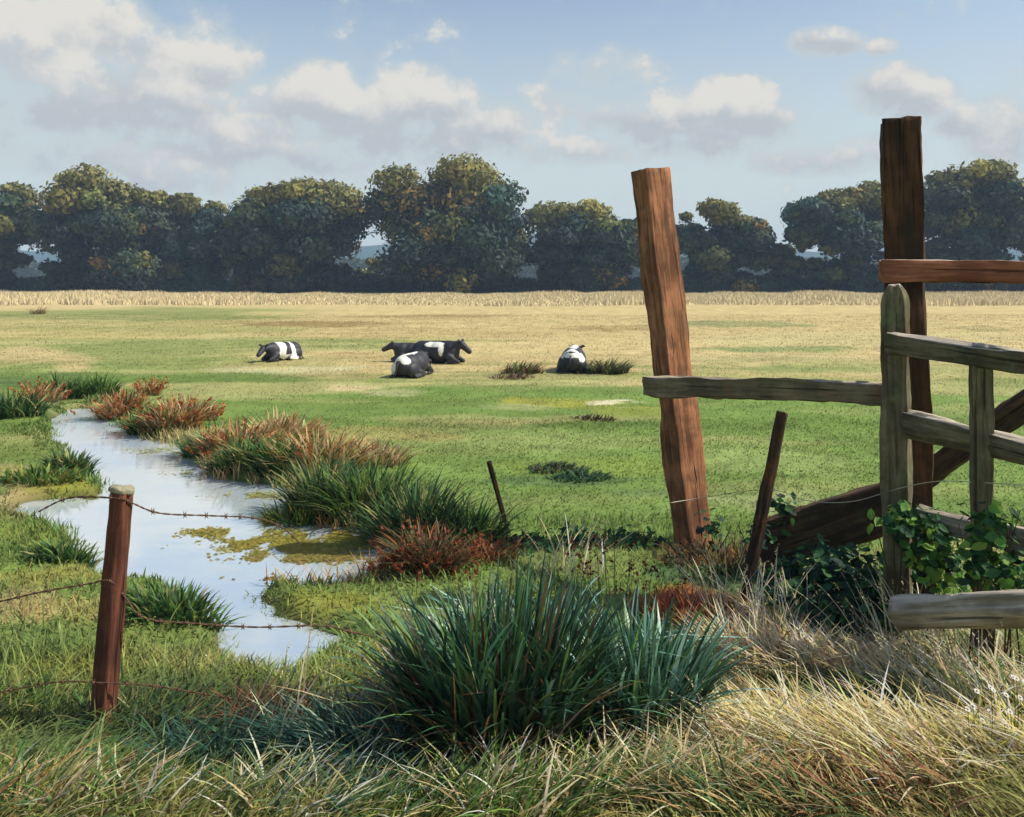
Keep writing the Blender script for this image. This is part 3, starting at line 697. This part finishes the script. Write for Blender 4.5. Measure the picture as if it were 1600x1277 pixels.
clump("rush_clump", 690, 1155, 420, .66, .24, TEAL+GT[:2]+[(84,66,48)], "left flank of dark rushes fanning out towards the stream", "rush", wd=.022, lean=(.3, .95), droop=.55, bias=2.8, lobed=.4, **PK)
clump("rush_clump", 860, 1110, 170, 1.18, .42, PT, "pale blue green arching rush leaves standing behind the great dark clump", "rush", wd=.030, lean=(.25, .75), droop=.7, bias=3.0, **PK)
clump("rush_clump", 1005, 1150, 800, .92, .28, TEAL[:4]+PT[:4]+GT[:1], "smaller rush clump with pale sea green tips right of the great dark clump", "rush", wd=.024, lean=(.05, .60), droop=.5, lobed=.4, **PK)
# loose brown and cream stalks in the clump
clump("dead_stalks", 770, 1175, 170, .80, .55, [(160,116,76),(204,186,140),(120,80,54)], "scattered brown and cream dead stalks rising through the great rush clump", "dry stalks", wd=.012, lean=(.1, .8), droop=.3)
DT = [(54,88,54),(68,100,56),(44,72,50),(98,126,62),(150,146,90)]
STR = [(196,176,126),(176,152,100),(206,188,144),(150,128,84)]
RS = [(186,132,84),(180,118,70),(206,166,120),(140,104,68),(210,184,140),(112,130,70),(96,116,62)]
BG = "plants along the stream bank"
bank = [
 ("grass_tussock", 20, 650, 500, .60, .55, DT, "dark green tussock on the left bank at the picture's edge"),
 ("grass_tussock", 95, 622, 500, .62, .60, DT+GT, "tall green tussock at the head of the stream on the left"),
 ("grass_tussock", 150, 620, 420, .62, .45, GT, "light green tussock at the head of the stream beside the orange sorrel"),
 ("sorrel", 60, 628, 200, .55, .45, RS, "orange patch of sorrel among dark tussocks at the far left"),
 ("sorrel", 188, 650, 420, .62, .38, RS, "first orange sorrel patch at the head of the stream"),
 ("grass_tussock", 240, 672, 380, .50, .40, DT+GT, "green tussock between the first two sorrel patches"),
 ("sorrel", 232, 618, 110, .50, .25, RS, "small orange sorrel spike set back from the stream head"),
 ("sorrel", 272, 684, 460, .62, .42, RS, "second orange sorrel patch overhanging the water"),
 ("sorrel", 296, 655, 380, .50, .50, RS+STR, "pinkish orange sorrel on the bank behind the second patch"),
 ("grass_tussock", 325, 715, 380, .52, .34, GT+DT, "leafy green tussock between sorrel patches over the water"),
 ("sorrel", 372, 712, 560, .60, .42, RS, "third and brightest orange sorrel patch"),
 ("grass_tussock", 385, 752, 560, .50, .40, DT+GT, "green overhanging tussock below the brightest sorrel"),
 ("grass_tussock", 438, 758, 640, .58, .42, GT+DT, "wide light green tussock above the dark undercut bank"),
 ("dry_tussock", 440, 690, 500, .55, .60, STR+RS[:1], "pale pink straw tussock behind the brightest sorrel"),
 ("dry_tussock", 500, 735, 620, .62, .50, STR+RS, "tall straw and orange tussock behind the dark spiky rushes"),
 ("dry_tussock", 572, 722, 420, .42, .55, STR, "short cream dry grass right of the straw and orange tussock"),
 ("dark_rush", 505, 790, 620, .70, .36, DT, "dark spiky rushes by the bend of the stream"),
 ("dark_rush", 575, 815, 760, .66, .50, DT+GT, "wide dark leafy clump at the bend of the stream"),
 ("grass_tussock", 470, 825, 420, .34, .40, GT+[(150,140,56)], "low olive growth spreading from the bank onto the water"),
 ("dark_rush", 650, 830, 640, .62, .44, DT, "dark clump left of the thin leaning stake"),
 ("dark_rush", 720, 842, 300, .50, .40, DT+GT, "dark low weeds beside the thin leaning stake"),
 ("grass_tussock", 110, 735, 320, .34, .26, DT, "small dark tussock at the water's left edge"),
 ("grass_tussock", 62, 752, 300, .26, .50, GT+[(150,144,60)], "yellowish tongue of grass running into the stream on the left"),
 ("grass_tussock", 100, 872, 300, .24, .26, DT+GT, "dark little tussock on the near left bank"),
 ("grass_tussock", 270, 962, 620, .27, .38, GT+DT, "green tussock behind the barbed wire right of the red brown post"),
]
for (nm, px, py, n, h, sp_, cols, lab) in bank:
    cat = {"sorrel": "sorrel", "dark_rush": "rush", "dry_tussock": "grass tussock"}.get(nm, "grass tussock")
    sc = F/(F*EYE/(py-HY))
    clump(nm, px, py, int(n*.95), h*1.12, sp_, cols, lab, cat, BG, wd=.024 if py > 780 else .034, lean=(.1, .8), tips=1.15,
          heads=((168,92,48), 40, .030, .16) if nm == "sorrel" else None, segs=4)
# reddish brown dock beside the pool
clump("dock_plant", 668, 892, 520, .56, .25, [(120,88,60),(92,68,48),(160,108,68),(84,70,50),(84,96,60),(96,106,66)], "dark red brown dock plant at the right end of the stream", "dock", wd=.016, lean=(.1, .85), heads=((120,62,38), 120, .022, .2))
clump("dock_plant", 612, 888, 240, .26, .20, [(170,96,60),(150,84,54)], "small orange dock at the water's right end", "dock", wd=.014)
clump("dock_plant", 760, 878, 200, .34, .30, [(156,88,52),(110,72,46)], "orange brown dock in the grass right of the red brown one", "dock", wd=.014)
clump("dock_plant", 960, 945, 46, .55, .50, [(96,84,52),(110,100,60)], "thin docks with dark red seed heads in front of the leaning post", "dock", wd=.006, lean=(.02, .3), heads=((96,46,34), 44, .016, .10), rx=1.2)
clump("dock_plant", 1078, 960, 700, .22, .42, [(176,100,66),(156,84,54),(190,120,80)], "low rusty orange growth right of the sea green rushes", "dock", wd=.012)
clump("dock_plant", 1140, 880, 420, .28, .60, [(120,76,52),(84,66,48),(60,78,56)], "brown leafy growth at the foot of the leaning post", "dock", wd=.016)
# field tufts near the cows
for (px, py, n, h, cols, lab) in [(815, 583, 260, .60, [(110,100,66),(104,120,66),(112,80,60)], "wispy brown and green tuft leaning right between the huddled cows and the lone one"),
        (948, 584, 360, .75, [(92,104,66),(104,120,70),(96,84,64)], "wispy dark green tuft leaning right beside the lone cow"),
        (928, 656, 120, .20, [(92,74,50),(80,70,50)], "little brown tuft in the green meadow below the lone cow"),
        (60, 490, 120, 1.0, [(150,116,80),(140,124,76)], "brown tuft in the far straw at the left"),
        (800, 592, 160, .28, [(120,96,80),(104,84,66)], "low brown twiggy patch at the foot of the wispy brown tuft"),
        (870, 735, 200, .22, [(92,84,66),(66,96,66)], "dark low tuft in the middle of the green meadow"),
        (905, 748, 240, .18, [(60,90,66),(70,104,66)], "bluish low tuft right of the one in the middle of the meadow")]:
    clump("grass_tuft", px, py, n, h, .55 if py < 600 else .4, cols, lab, "grass tuft", "tufts out in the meadow", wd=.035, bias=0.0, lean=(.3, .9), segs=3)
# foreground dry grasses: sheaves of long blades
CRM = [(232,220,180),(216,196,150),(238,230,200),(200,178,128),(216,204,138),(214,188,158)]
fg = [
 (60, 1268, 300, .40, .34, CRM+[(176,104,64)]+GT*2, 0.35, "long cream and russet grass in the bottom left corner"),
 (210, 1266, 260, .32, .34, CRM[:3]+GT*2, 0.3, "cream grass sweeping right beneath the red brown post"),
 (330, 1190, 300, .34, .30, [(56,92,78),(70,104,70),(48,76,62)], 0.3, "blue green grass below the barbed wire"),
 (470, 1258, 360, .34, .34, CRM[:3]+[(60,100,84),(110,140,90),(84,112,70),(150,150,90)], 0.4, "pale swept grass left of the great rush clump"),
 (560, 1190, 360, .50, .26, [(60,100,84),(150,170,140),(48,80,70)], 2.9, "blue green blades arching left from the foot of the great clump"),
 (640, 1268, 320, .30, .34, CRM[:3]+GT*2, 0.4, "mixed cream and green grass below the great rush clump"),
 (830, 1262, 420, .40, .34, CRM+GT*2, 0.6, "straw and amber grass in the bottom centre"),
 (1000, 1240, 360, .40, .30, CRM+GT[:2], 0.6, "cream grass swept right below the smaller rush clump"),
 (1130, 1180, 420, .46, .30, CRM, 2.7, "cream grass right of the smaller rush clump"),
 (1190, 1040, 520, .46, .30, CRM+[(176,130,96)], 1.9, "upright cream tussock in front of the black stake"),
 (1240, 985, 320, .42, .22, CRM, 1.7, "thin pale stalks between the black stake and the brambles"),
 (1300, 1060, 420, .40, .34, CRM+[(150,104,74)], 2.6, "pinkish dry grass below the brambles"),
 (1500, 1030, 360, .40, .26, CRM+GT, 2.2, "pale grass rising in front of the thick log"),
 (1420, 1110, 460, .34, .36, [(66,100,64),(54,84,58),(96,120,66)], 2.8, "dark green grass in the shade below the thick log"),
 (1300, 1180, 620, .50, .42, CRM+[(196,184,100)], 2.7, "yellow straw grass laid over at the lower right"),
 (1480, 1210, 620, .50, .42, CRM+[(200,188,104)], 2.7, "yellow straw grass laid over in the bottom right corner"),
 (1130, 1262, 420, .40, .36, [(160,134,84),(96,120,66),(84,112,70),(200,182,134)], 2.8, "amber and green grass at the bottom right of centre"),
 (1370, 1265, 420, .36, .36, [(176,150,110),(150,104,70),(120,130,80)], 2.8, "pinkish brown grass along the bottom right edge"),
 (1580, 1100, 420, .36, .30, CRM+GT, 2.6, "yellow green grass at the right edge beneath the daisies"),
 (1455, 1095, 300, .50, .30, CRM, 1.9, "cream grass growing just below the left end of the thick log"),
 (1545, 1130, 240, .52, .26, CRM+GT[:1], 1.8, "cream and green grass growing beside the white daisies"),
 (1250, 1050, 320, .44, .30, CRM+[(206,168,140)], 2.2, "pinkish cream grass between the brambles and the yellow straw grass"),
 (60, 1110, 420, .24, .36, GT+DT, .5, "green grass left of the foot of the red brown post"),
 (250, 1130, 420, .26, .32, DT, .5, "dark green grass right of the foot of the red brown post"),
 (420, 1130, 240, .32, .22, [(130,84,60),(84,66,50),(60,76,54)], .9, "brown stalky weed in front of the lowest wire"),
]
for (px, py, n, h, sp_, cols, bi, lab) in fg:
    clump("grass_tussock", px, py, int(n*.95), h*1.05, sp_, cols, lab, "grass tussock", "tussocks of long grass in the foreground", wd=.0125, bias=bi, lean=(.35, .95), droop=.35, rx=1.3, tips=1.15)
# single seeding grasses
for (px, py, n, h, bi, lab) in [(455, 1160, 16, .60, .5, "few cream seeding stalks leaning right at the lower left"),
      (1130, 960, 26, .50, 2.4, "pale seeding stalks leaning left at the foot of the black stake"),
      (1400, 1030, 34, .60, 2.3, "pale seeding stalks in front of the left end of the thick log"),
      (1560, 1060, 26, .60, 2.0, "pale seeding stalks rising at the right edge over the thick log"),
      (1200, 1000, 22, .55, 1.2, "pale seeding stalks right of the black stake's foot"),
      (890, 900, 30, .50, .6, "cream seeding stalks among the docks in front of the leaning post")]:
    clump("seeding_grass", px, py, int(n*1.5), h*1.25, .30, [(228,216,182),(214,200,160),(206,188,146)], lab, "grass", "seeding grasses in the foreground", wd=.011, bias=bi, lean=(.15, .7), droop=.3, heads=((206,190,146), n-2, .008, .12))

# broad leaved plants: brambles
def leafy(name, spots, n, size, cols, label, cat, stems=14, group=None):
    pts = [Vector(at(*s[:3])) for s in spots]; b = pts[0].copy(); b.z = gz(b.x, b.y)
    A = Acc(); i0 = 0
    for (s, p) in zip(spots, pts):
        rx, rz = s[3]/F*s[2], s[4]/F*s[2]; m = int(n*rx*rz/.02)
        d = rng.normal(0, 1, (m, 3)); d /= np.linalg.norm(d, axis=1)[:, None]; rr = rng.random(m)**.4*(1+.2*rng.normal(0, 1, m))
        P = np.array(p)+d*rr[:, None]*np.array([rx, min(rx, .25), rz]); P[:, 2] = np.maximum(P[:, 2], ghz(P[:, 0], P[:, 1])+.01)
        nm = d*.5+rng.normal(0, .5, (m, 3))+np.array([0, -.25, .6]); nm /= np.linalg.norm(nm, axis=1)[:, None]
        ci = rng.integers(len(cols), size=m); c = jit(lin([cols[i] for i in ci]), m, .25)
        # each leaf: six sided, pointed
        r = rng.normal(0, 1, (m, 3)); a = np.cross(nm, r); a /= np.linalg.norm(a, axis=1)[:, None]; bb = np.cross(nm, a)
        S_ = size*rng.uniform(.55, 1.25, m)[:, None]
        V = np.stack([P-a*S_, P-a*S_*.45+bb*S_*.62, P+a*S_*.35+bb*S_*.55, P+a*S_*1.15, P+a*S_*.35-bb*S_*.55, P-a*S_*.45-bb*S_*.62, P-nm*S_*.16], 1).reshape(-1, 3)
        k = np.arange(m)*7
        T = np.concatenate([np.stack([k+i, k+(i+1) % 6, k+6], -1) for i in range(6)])
        A.add(V, None, T, np.repeat(c, 7, 0))
    for s, p in zip(spots, pts):
        for _ in range(max(2, stems//len(pts))):
            q = p+Vector((random.uniform(-.2, .2), random.uniform(-.05, .1), random.uniform(-.05, .1))); g0 = Vector((p.x+random.uniform(-.1, .1), p.y+.03, gz(p.x, p.y)-.02))
            V, Q, T, K = tube([g0, (g0+q)/2+Vector((random.uniform(-.06, .06), 0, .08)), q], [.006, .005, .002], 5)
            A.add(V, Q, T, K+lin((84,66,48)))
    o = link(name, A.mesh(name, off=tuple(b)), M_GRASS, loc=b, label=label, cat=cat, group=group); return o
BR = [(44,78,52),(36,66,50),(56,96,60),(70,112,58),(32,58,48)]
BL = [(60,104,52),(48,88,48),(84,130,56),(40,74,46),(116,150,60)]
leafy("bramble", [(1290, 905, 6.7, 90, 55), (1230, 930, 6.6, 60, 45), (1360, 920, 6.5, 70, 55), (1330, 960, 6.2, 90, 30)], 95, .045, BR, "dark blue green bramble mound left of the thick log", "bramble")
leafy("bramble", [(1410, 815, 6.0, 45, 32), (1445, 850, 5.95, 45, 45), (1470, 885, 5.9, 50, 40)], 85, .042, BL, "bright bramble leaves climbing the foot of the tall dark post", "bramble", group="brambles climbing the rail fence")
leafy("bramble", [(1550, 815, 5.35, 40, 28), (1535, 870, 5.4, 45, 45), (1580, 900, 5.3, 35, 40)], 80, .040, BL, "bright bramble leaves on the slim fence post near the right edge", "bramble", group="brambles climbing the rail fence")
leafy("ivy", [(1222, 800, 7.4, 22, 34), (1185, 835, 7.3, 30, 24), (1110, 825, 8.0, 26, 26)], 40, .040, BR, "small dark leaves around the black stake and the leaning post", "ivy")
leafy("low_weeds", [(900, 838, 8.6, 110, 14), (830, 850, 8.4, 70, 16), (1000, 846, 8.4, 60, 14)], 50, .038, BR, "low dark weeds in a band left of the leaning post", "weeds")
leafy("low_weeds", [(330, 1165, 4.75, 60, 22), (250, 1140, 4.9, 50, 18), (420, 1150, 4.8, 50, 18)], 60, .030, [(48,78,62),(60,96,66),(40,66,56),(84,112,70)], "dark blue green broad leaved weeds right of the red brown post's foot", "weeds")
leafy("low_weeds", [(560, 1225, 4.4, 50, 20), (480, 1240, 4.35, 30, 18)], 50, .026, [(52,84,70),(66,104,84),(44,70,60)], "blue green leaves low in front of the left side of the great rush clump", "weeds")
leafy("low_weeds", [(1440, 1060, 5.3, 50, 16), (1380, 1080, 5.2, 40, 14)], 50, .026, [(48,78,52),(60,92,58),(40,66,50)], "dark green leaves in the shade under the thick log", "weeds")
# daisies at the right edge
spots = [(1512,1108),(1530,1104),(1546,1112),(1534,1126),(1560,1078),(1570,1086),(1584,1060),(1596,1066),(1578,1058),(1592,1090),(1552,1074),(1524,1080),(1600,1130),(1572,1128),(1588,1112)]
root0 = None
for i, (px, py) in enumerate(spots):
    Y = 4.5+random.uniform(-.10, .10); p = at(px, py, Y); g0 = Vector((p.x+random.uniform(-.03, .03), p.y+.02, gz(p.x, p.y)))
    if root0 is None:
        root0 = empty("daisy", g0, label="white daisies among the grass near the right edge", cat="flower", group="daisies near the right edge")
        V, Q, T, K = tube([(0, 0, 0), (p-g0)*.5+Vector((.01, 0, .02)), (p-g0)], [.002, .002, .0015], 5)
        link("stem", npmesh("stem", V, Q, T, K+lin((90,120,60)), True), M_GRASS, root0)
        A = Acc(); m = 11
        for k in range(m):
            th = 2*math.pi*k/m; d = np.array([math.cos(th), .75*math.sin(th), .66*math.sin(th)-.25*math.cos(th)]); e = np.array([-math.sin(th), .75*math.cos(th), .66*math.cos(th)+.25*math.sin(th)])
            V = np.array([d*.004, d*.010+e*.0034, d*.016, d*.010-e*.0034]); A.add(V, np.array([[0, 1, 2, 3]]), None, np.full((4, 3), .78))
        fo = link("petals", A.mesh("petals"), M_GRASS, root0); fo.location = p-g0
        V, Q, T, K = tube([(0, .002, -.002), (0, -.004, .002)], [.004, .003], 8)
        ce = link("flower_centre", npmesh("flower_centre", V, Q, T, K+lin((210,170,50)), True), M_GRASS, root0); ce.location = p-g0
        proto = [root0]+list(root0.children)
    else:
        r = root0.copy(); C.objects.link(r); r.location = g0
        for ch in proto[1:]:
            c = ch.copy(); C.objects.link(c); c.parent = r
            if ch.name.startswith("stem"): c.scale = (1, 1, (p-g0).z/max(.01, proto[2].location.z))
            else: c.location = (proto[2].location.x, proto[2].location.y, (p-g0).z)

# floating weed on the water
A = Acc()
for (cx, cy, rx, ry, n, c) in [(440, 850, 110, 20, 5200, (150,140,62)), (560, 850, 60, 12, 1500, (134,140,64)), (540, 838, 80, 12, 2600, (150,142,66)), (330, 832, 44, 6, 700, (150,140,66)), (480, 872, 110, 9, 1500, (142,130,68)), (430, 902, 60, 6, 500, (130,118,76)),
        (520, 925, 60, 6, 400, (150,150,84)), (270, 706, 70, 6, 600, (150,152,90)), (200, 668, 60, 4, 300, (160,160,100)), (210, 672, 50, 5, 300, (140,150,76)), (330, 740, 60, 5, 500, (150,152,92)), (400, 775, 50, 6, 500, (160,160,100)), (90, 660, 30, 6, 200, (140,150,100)), (460, 815, 50, 10, 1200, (150,150,84))]:
    a = rng.normal(0, .5, n); b = rng.normal(0, .5, n); px = cx+a*rx; py = cy+b*ry
    Y = F*(EYE-WL)/(py-HY); X = (px-800)/F*Y; k = (fbm(X*5, Y*2.4, 4, 71)+rng.normal(0, .07, n) > .50) & (shore(X, Y) < .03); X, Y = X[k], Y[k]; m = len(X)
    P = np.stack([X, Y, np.full(m, WL+.003)+rng.random(m)*.006], -1); nm = rng.normal(0, .10, (m, 3))+np.array([0, 0, 1]); nm /= np.linalg.norm(nm, axis=1)[:, None]
    A.add(*leafquads(P, nm, rng.uniform(.012, .036, m), jit(np.broadcast_to(lin(c), (m, 3)), m, .2)))
link("floating_weed", A.mesh("floating_weed"), M_GRASS, kind="stuff", label="olive water weed floating in mats on the stream", cat="water weed")

# ------------------------------------------------------------------ cows
M_COW, N = newmat("cow_hide"); L = M_COW.node_tree.links
a = N.n('ShaderNodeAttribute', attribute_name="Col"); p = N.n('ShaderNodeBsdfPrincipled'); L.new(a.outputs[0], p.inputs['Base Color']); p.inputs['Roughness'].default_value = .6
g = N.n('ShaderNodeTexCoord'); b = N.n('ShaderNodeBump'); b.inputs['Strength'].default_value = .3; b.inputs['Distance'].default_value = .01
L.new(N.noise(g.outputs['Object'], 60, 3), b.inputs['Height']); L.new(b.outputs[0], p.inputs['Normal'])
o = N.n('ShaderNodeOutputMaterial'); L.new(p.outputs[0], o.inputs[0])
M_HORN = plain("ear_skin", (40,36,40), .7)
def cow(px, py, yaw, sc, patches, label, head=(1.30, 0.0, .80), nose=(1.62, 0, .58), Y=None):
    b = foot(px, py)
    if Y: b = Vector(((px-800)/F*Y, Y, 0)); b.z = gz(b.x, b.y)
    root = empty("cow", b, label=label, cat="cow", group="black and white cows lying in the meadow"); root.rotation_euler = (0, 0, yaw); root.scale = (sc,)*3
    bm = bmesh.new()
    def ball(c, r):
        r = r if isinstance(r, tuple) else (r,)*3
        bmesh.ops.create_icosphere(bm, subdivisions=3, radius=1, matrix=Matrix.Translation(c) @ Matrix.Diagonal((*r, 1)))
    def chain(pts):
        for (c0, r0), (c1, r1) in zip(pts[:-1], pts[1:]):
            c0, c1 = Vector(c0), Vector(c1); n = max(2, int((c1-c0).length/(min(r0, r1)*.35)))
            for i in range(n+1): ball(c0.lerp(c1, i/n), r0+(r1-r0)*i/n)
    # deep body resting on its belly
    ball((-.72, 0, .44), (.36, .33, .38)); ball((-.35, 0, .42), (.50, .42, .42)); ball((.10, 0, .42), (.52, .43, .43)); ball((.50, 0, .46), (.40, .33, .42)); ball((.62, 0, .62), (.22, .16, .22))
    ball((-.88, 0, .60), (.16, .20, .16)); chain([((-.75, 0, .72), .12), ((.45, 0, .78), .10)])
    hd, ns = Vector(head), Vector(nose)
    chain([((.62, 0, .62), .24), ((.62+(hd.x-.62)*.55, hd.y*.5, .62+(hd.z-.62)*.6), .185), (hd, .135)])
    mid = hd.lerp(ns, .55); chain([(hd, .145), (mid, .125), (ns, .108)]); ball(hd+Vector((0, 0, .05)), (.12, .13, .11))
    for s in (-1, 1):   # folded legs
        ball((-.60, s*.30, .30), (.34, .20, .29)); chain([((-.38, s*.42, .22), .13), ((-.10, s*.50, .12), .085), ((-.45, s*.50, .07), .06), ((-.62, s*.50, .06), .055), ((-.70, s*.50, .05), .065)])
        chain([((.55, s*.26, .30), .15), ((.80, s*.28, .16), .10), ((.95, s*.26, .10), .08), ((.70, s*.30, .06), .055), ((.55, s*.32, .05), .065)])
    me = bpy.data.meshes.new("tmp"); bm.to_mesh(me); bm.free(); tmp = bpy.data.objects.new("tmp", me); C.objects.link(tmp)
    r = tmp.modifiers.new("r", 'REMESH'); r.mode = 'VOXEL'; r.voxel_size = .032; s_ = tmp.modifiers.new("s", 'SMOOTH'); s_.iterations = 6; s_.factor = .6
    dg = bpy.context.evaluated_depsgraph_get(); ev = tmp.evaluated_get(dg); body = bpy.data.meshes.new_from_object(ev)
    bpy.data.objects.remove(tmp); bpy.data.meshes.remove(me); body.name = "body"
    nV = len(body.vertices); V = np.empty(nV*3, np.float32); body.vertices.foreach_get("co", V); V = V.reshape(-1, 3)
    jitn = np.array([mnoise.noise(Vector(v)*3.1+Vector((px, 0, 0)))*.15+mnoise.noise(Vector(v)*9+Vector((px, 0, 0)))*.08 for v in V])
    m = np.zeros(nV)
    for (c, rad) in patches:
        d = np.linalg.norm((V-np.array(c))/np.array(rad), axis=1)+jitn*2; m = np.maximum(m, smooth(d, 1.05, .95))
    K = lin((34,34,42))*(1-m[:, None])+lin((222,220,210))*m[:, None]
    at_ = body.color_attributes.new("Col", 'FLOAT_COLOR', 'POINT'); c4 = np.ones((nV, 4), np.float32); c4[:, :3] = K; at_.data.foreach_set("color", c4.ravel())
    body.materials.clear()
    for q in body.polygons: q.use_smooth = True
    link("body", body, M_COW, root)
    dirn = (ns-hd).normalized(); side = dirn.cross(Vector((0, 0, 1))).normalized()
    for s in (-1, 1):
        e0 = hd+side*s*.11+Vector((0, 0, .08))-dirn*.04
        V, Q, T, Kk = tube([e0, e0+side*s*.09+Vector((0, 0, .05)), e0+side*s*.20+Vector((0, 0, .03))], [.035, .055, .008], 8); link("ear", npmesh("ear", V, Q, T, None, True), M_HORN, root)
    V, Q, T, Kk = tube([(-1.02, .02, .62), (-1.12, .05, .35), (-1.05, .22, .08), (-.9, .45, .05)], [.035, .028, .022, .04], 8); link("tail", npmesh("tail", V, Q, T, None, True), M_HORN, root)
PA = [((.25, 0, .75), (.24, .7, .8)), ((-.34, .2, .5), (.12, .5, .40)), ((.0, .5, .1), (.5, .3, .2)), ((.0, -.5, .1), (.5, .3, .2))]
cow(441, 563, math.radians(236), .66, PA, "black and white cow lying alone to the left, head low to the left", head=(1.12, .0, .62), nose=(1.45, .05, .34))
cow(684, 568, math.radians(-20), .78, [((-.05, -.30, .74), (.42, .24, .11)), ((.30, -.40, .58), (.10, .22, .26))], "dark cow at the back of the huddle, head raised to the right", head=(.98, 0, .74), nose=(1.30, 0, .48), Y=26.6)
cow(646, 566, math.radians(192), .66, [((1.36, -.1, .62), (.10, .10, .10))], "mostly black cow of the huddle with its head stretched out to the left", head=(1.0, 0, .74), nose=(1.36, 0, .56), Y=27.2)
cow(646, 588, math.radians(68), .72, [((-.98, .30, .42), (.20, .16, .34)), ((-.92, .06, .74), (.22, .26, .12)), ((-.95, -.22, .62), (.22, .18, .13)), ((-.2, 0, .86), (.5, .12, .12))], "nearest cow of the huddle, seen from behind with a pale arched stripe", head=(1.0, .25, .60), nose=(1.2, .5, .40))
cow(896, 580, math.radians(82), .78, [((-.70, .28, .58), (.16, .10, .42)), ((-.78, -.1, .76), (.14, .42, .10)), ((-.75, -.34, .6), (.3, .12, .22)), ((.2, 0, .85), (.9, .16, .20)), ((-.95, 0, .62), (.12, .30, .10))], "lone cow on the right of the herd, seen from behind with white stripes", head=(1.0, -.1, .66), nose=(1.32, -.2, .46))

# ------------------------------------------------------------------ haze
m, N = newmat("air"); p = N.n('ShaderNodeVolumePrincipled'); p.inputs['Color'].default_value = (.54, .74, 1.0, 1); p.inputs['Density'].default_value = .00052; p.inputs['Anisotropy'].default_value = 0.0
o = N.n('ShaderNodeOutputMaterial'); m.node_tree.links.new(p.outputs[0], o.inputs['Volume'])
bm = bmesh.new(); bmesh.ops.create_cube(bm, size=1, matrix=Matrix.Translation((0, 630, 34.2)) @ Matrix.Diagonal((2700, 1450, 71.6, 1))); me = bpy.data.meshes.new("haze"); bm.to_mesh(me); bm.free()
link("haze", me, m, kind="stuff", label="thin bluish summer air over the meadow", cat="haze")
SC.cycles.volume_bounces = 0; SC.cycles.max_bounces = 6; SC.cycles.transparent_max_bounces = 6
SC.cycles.use_denoising = True
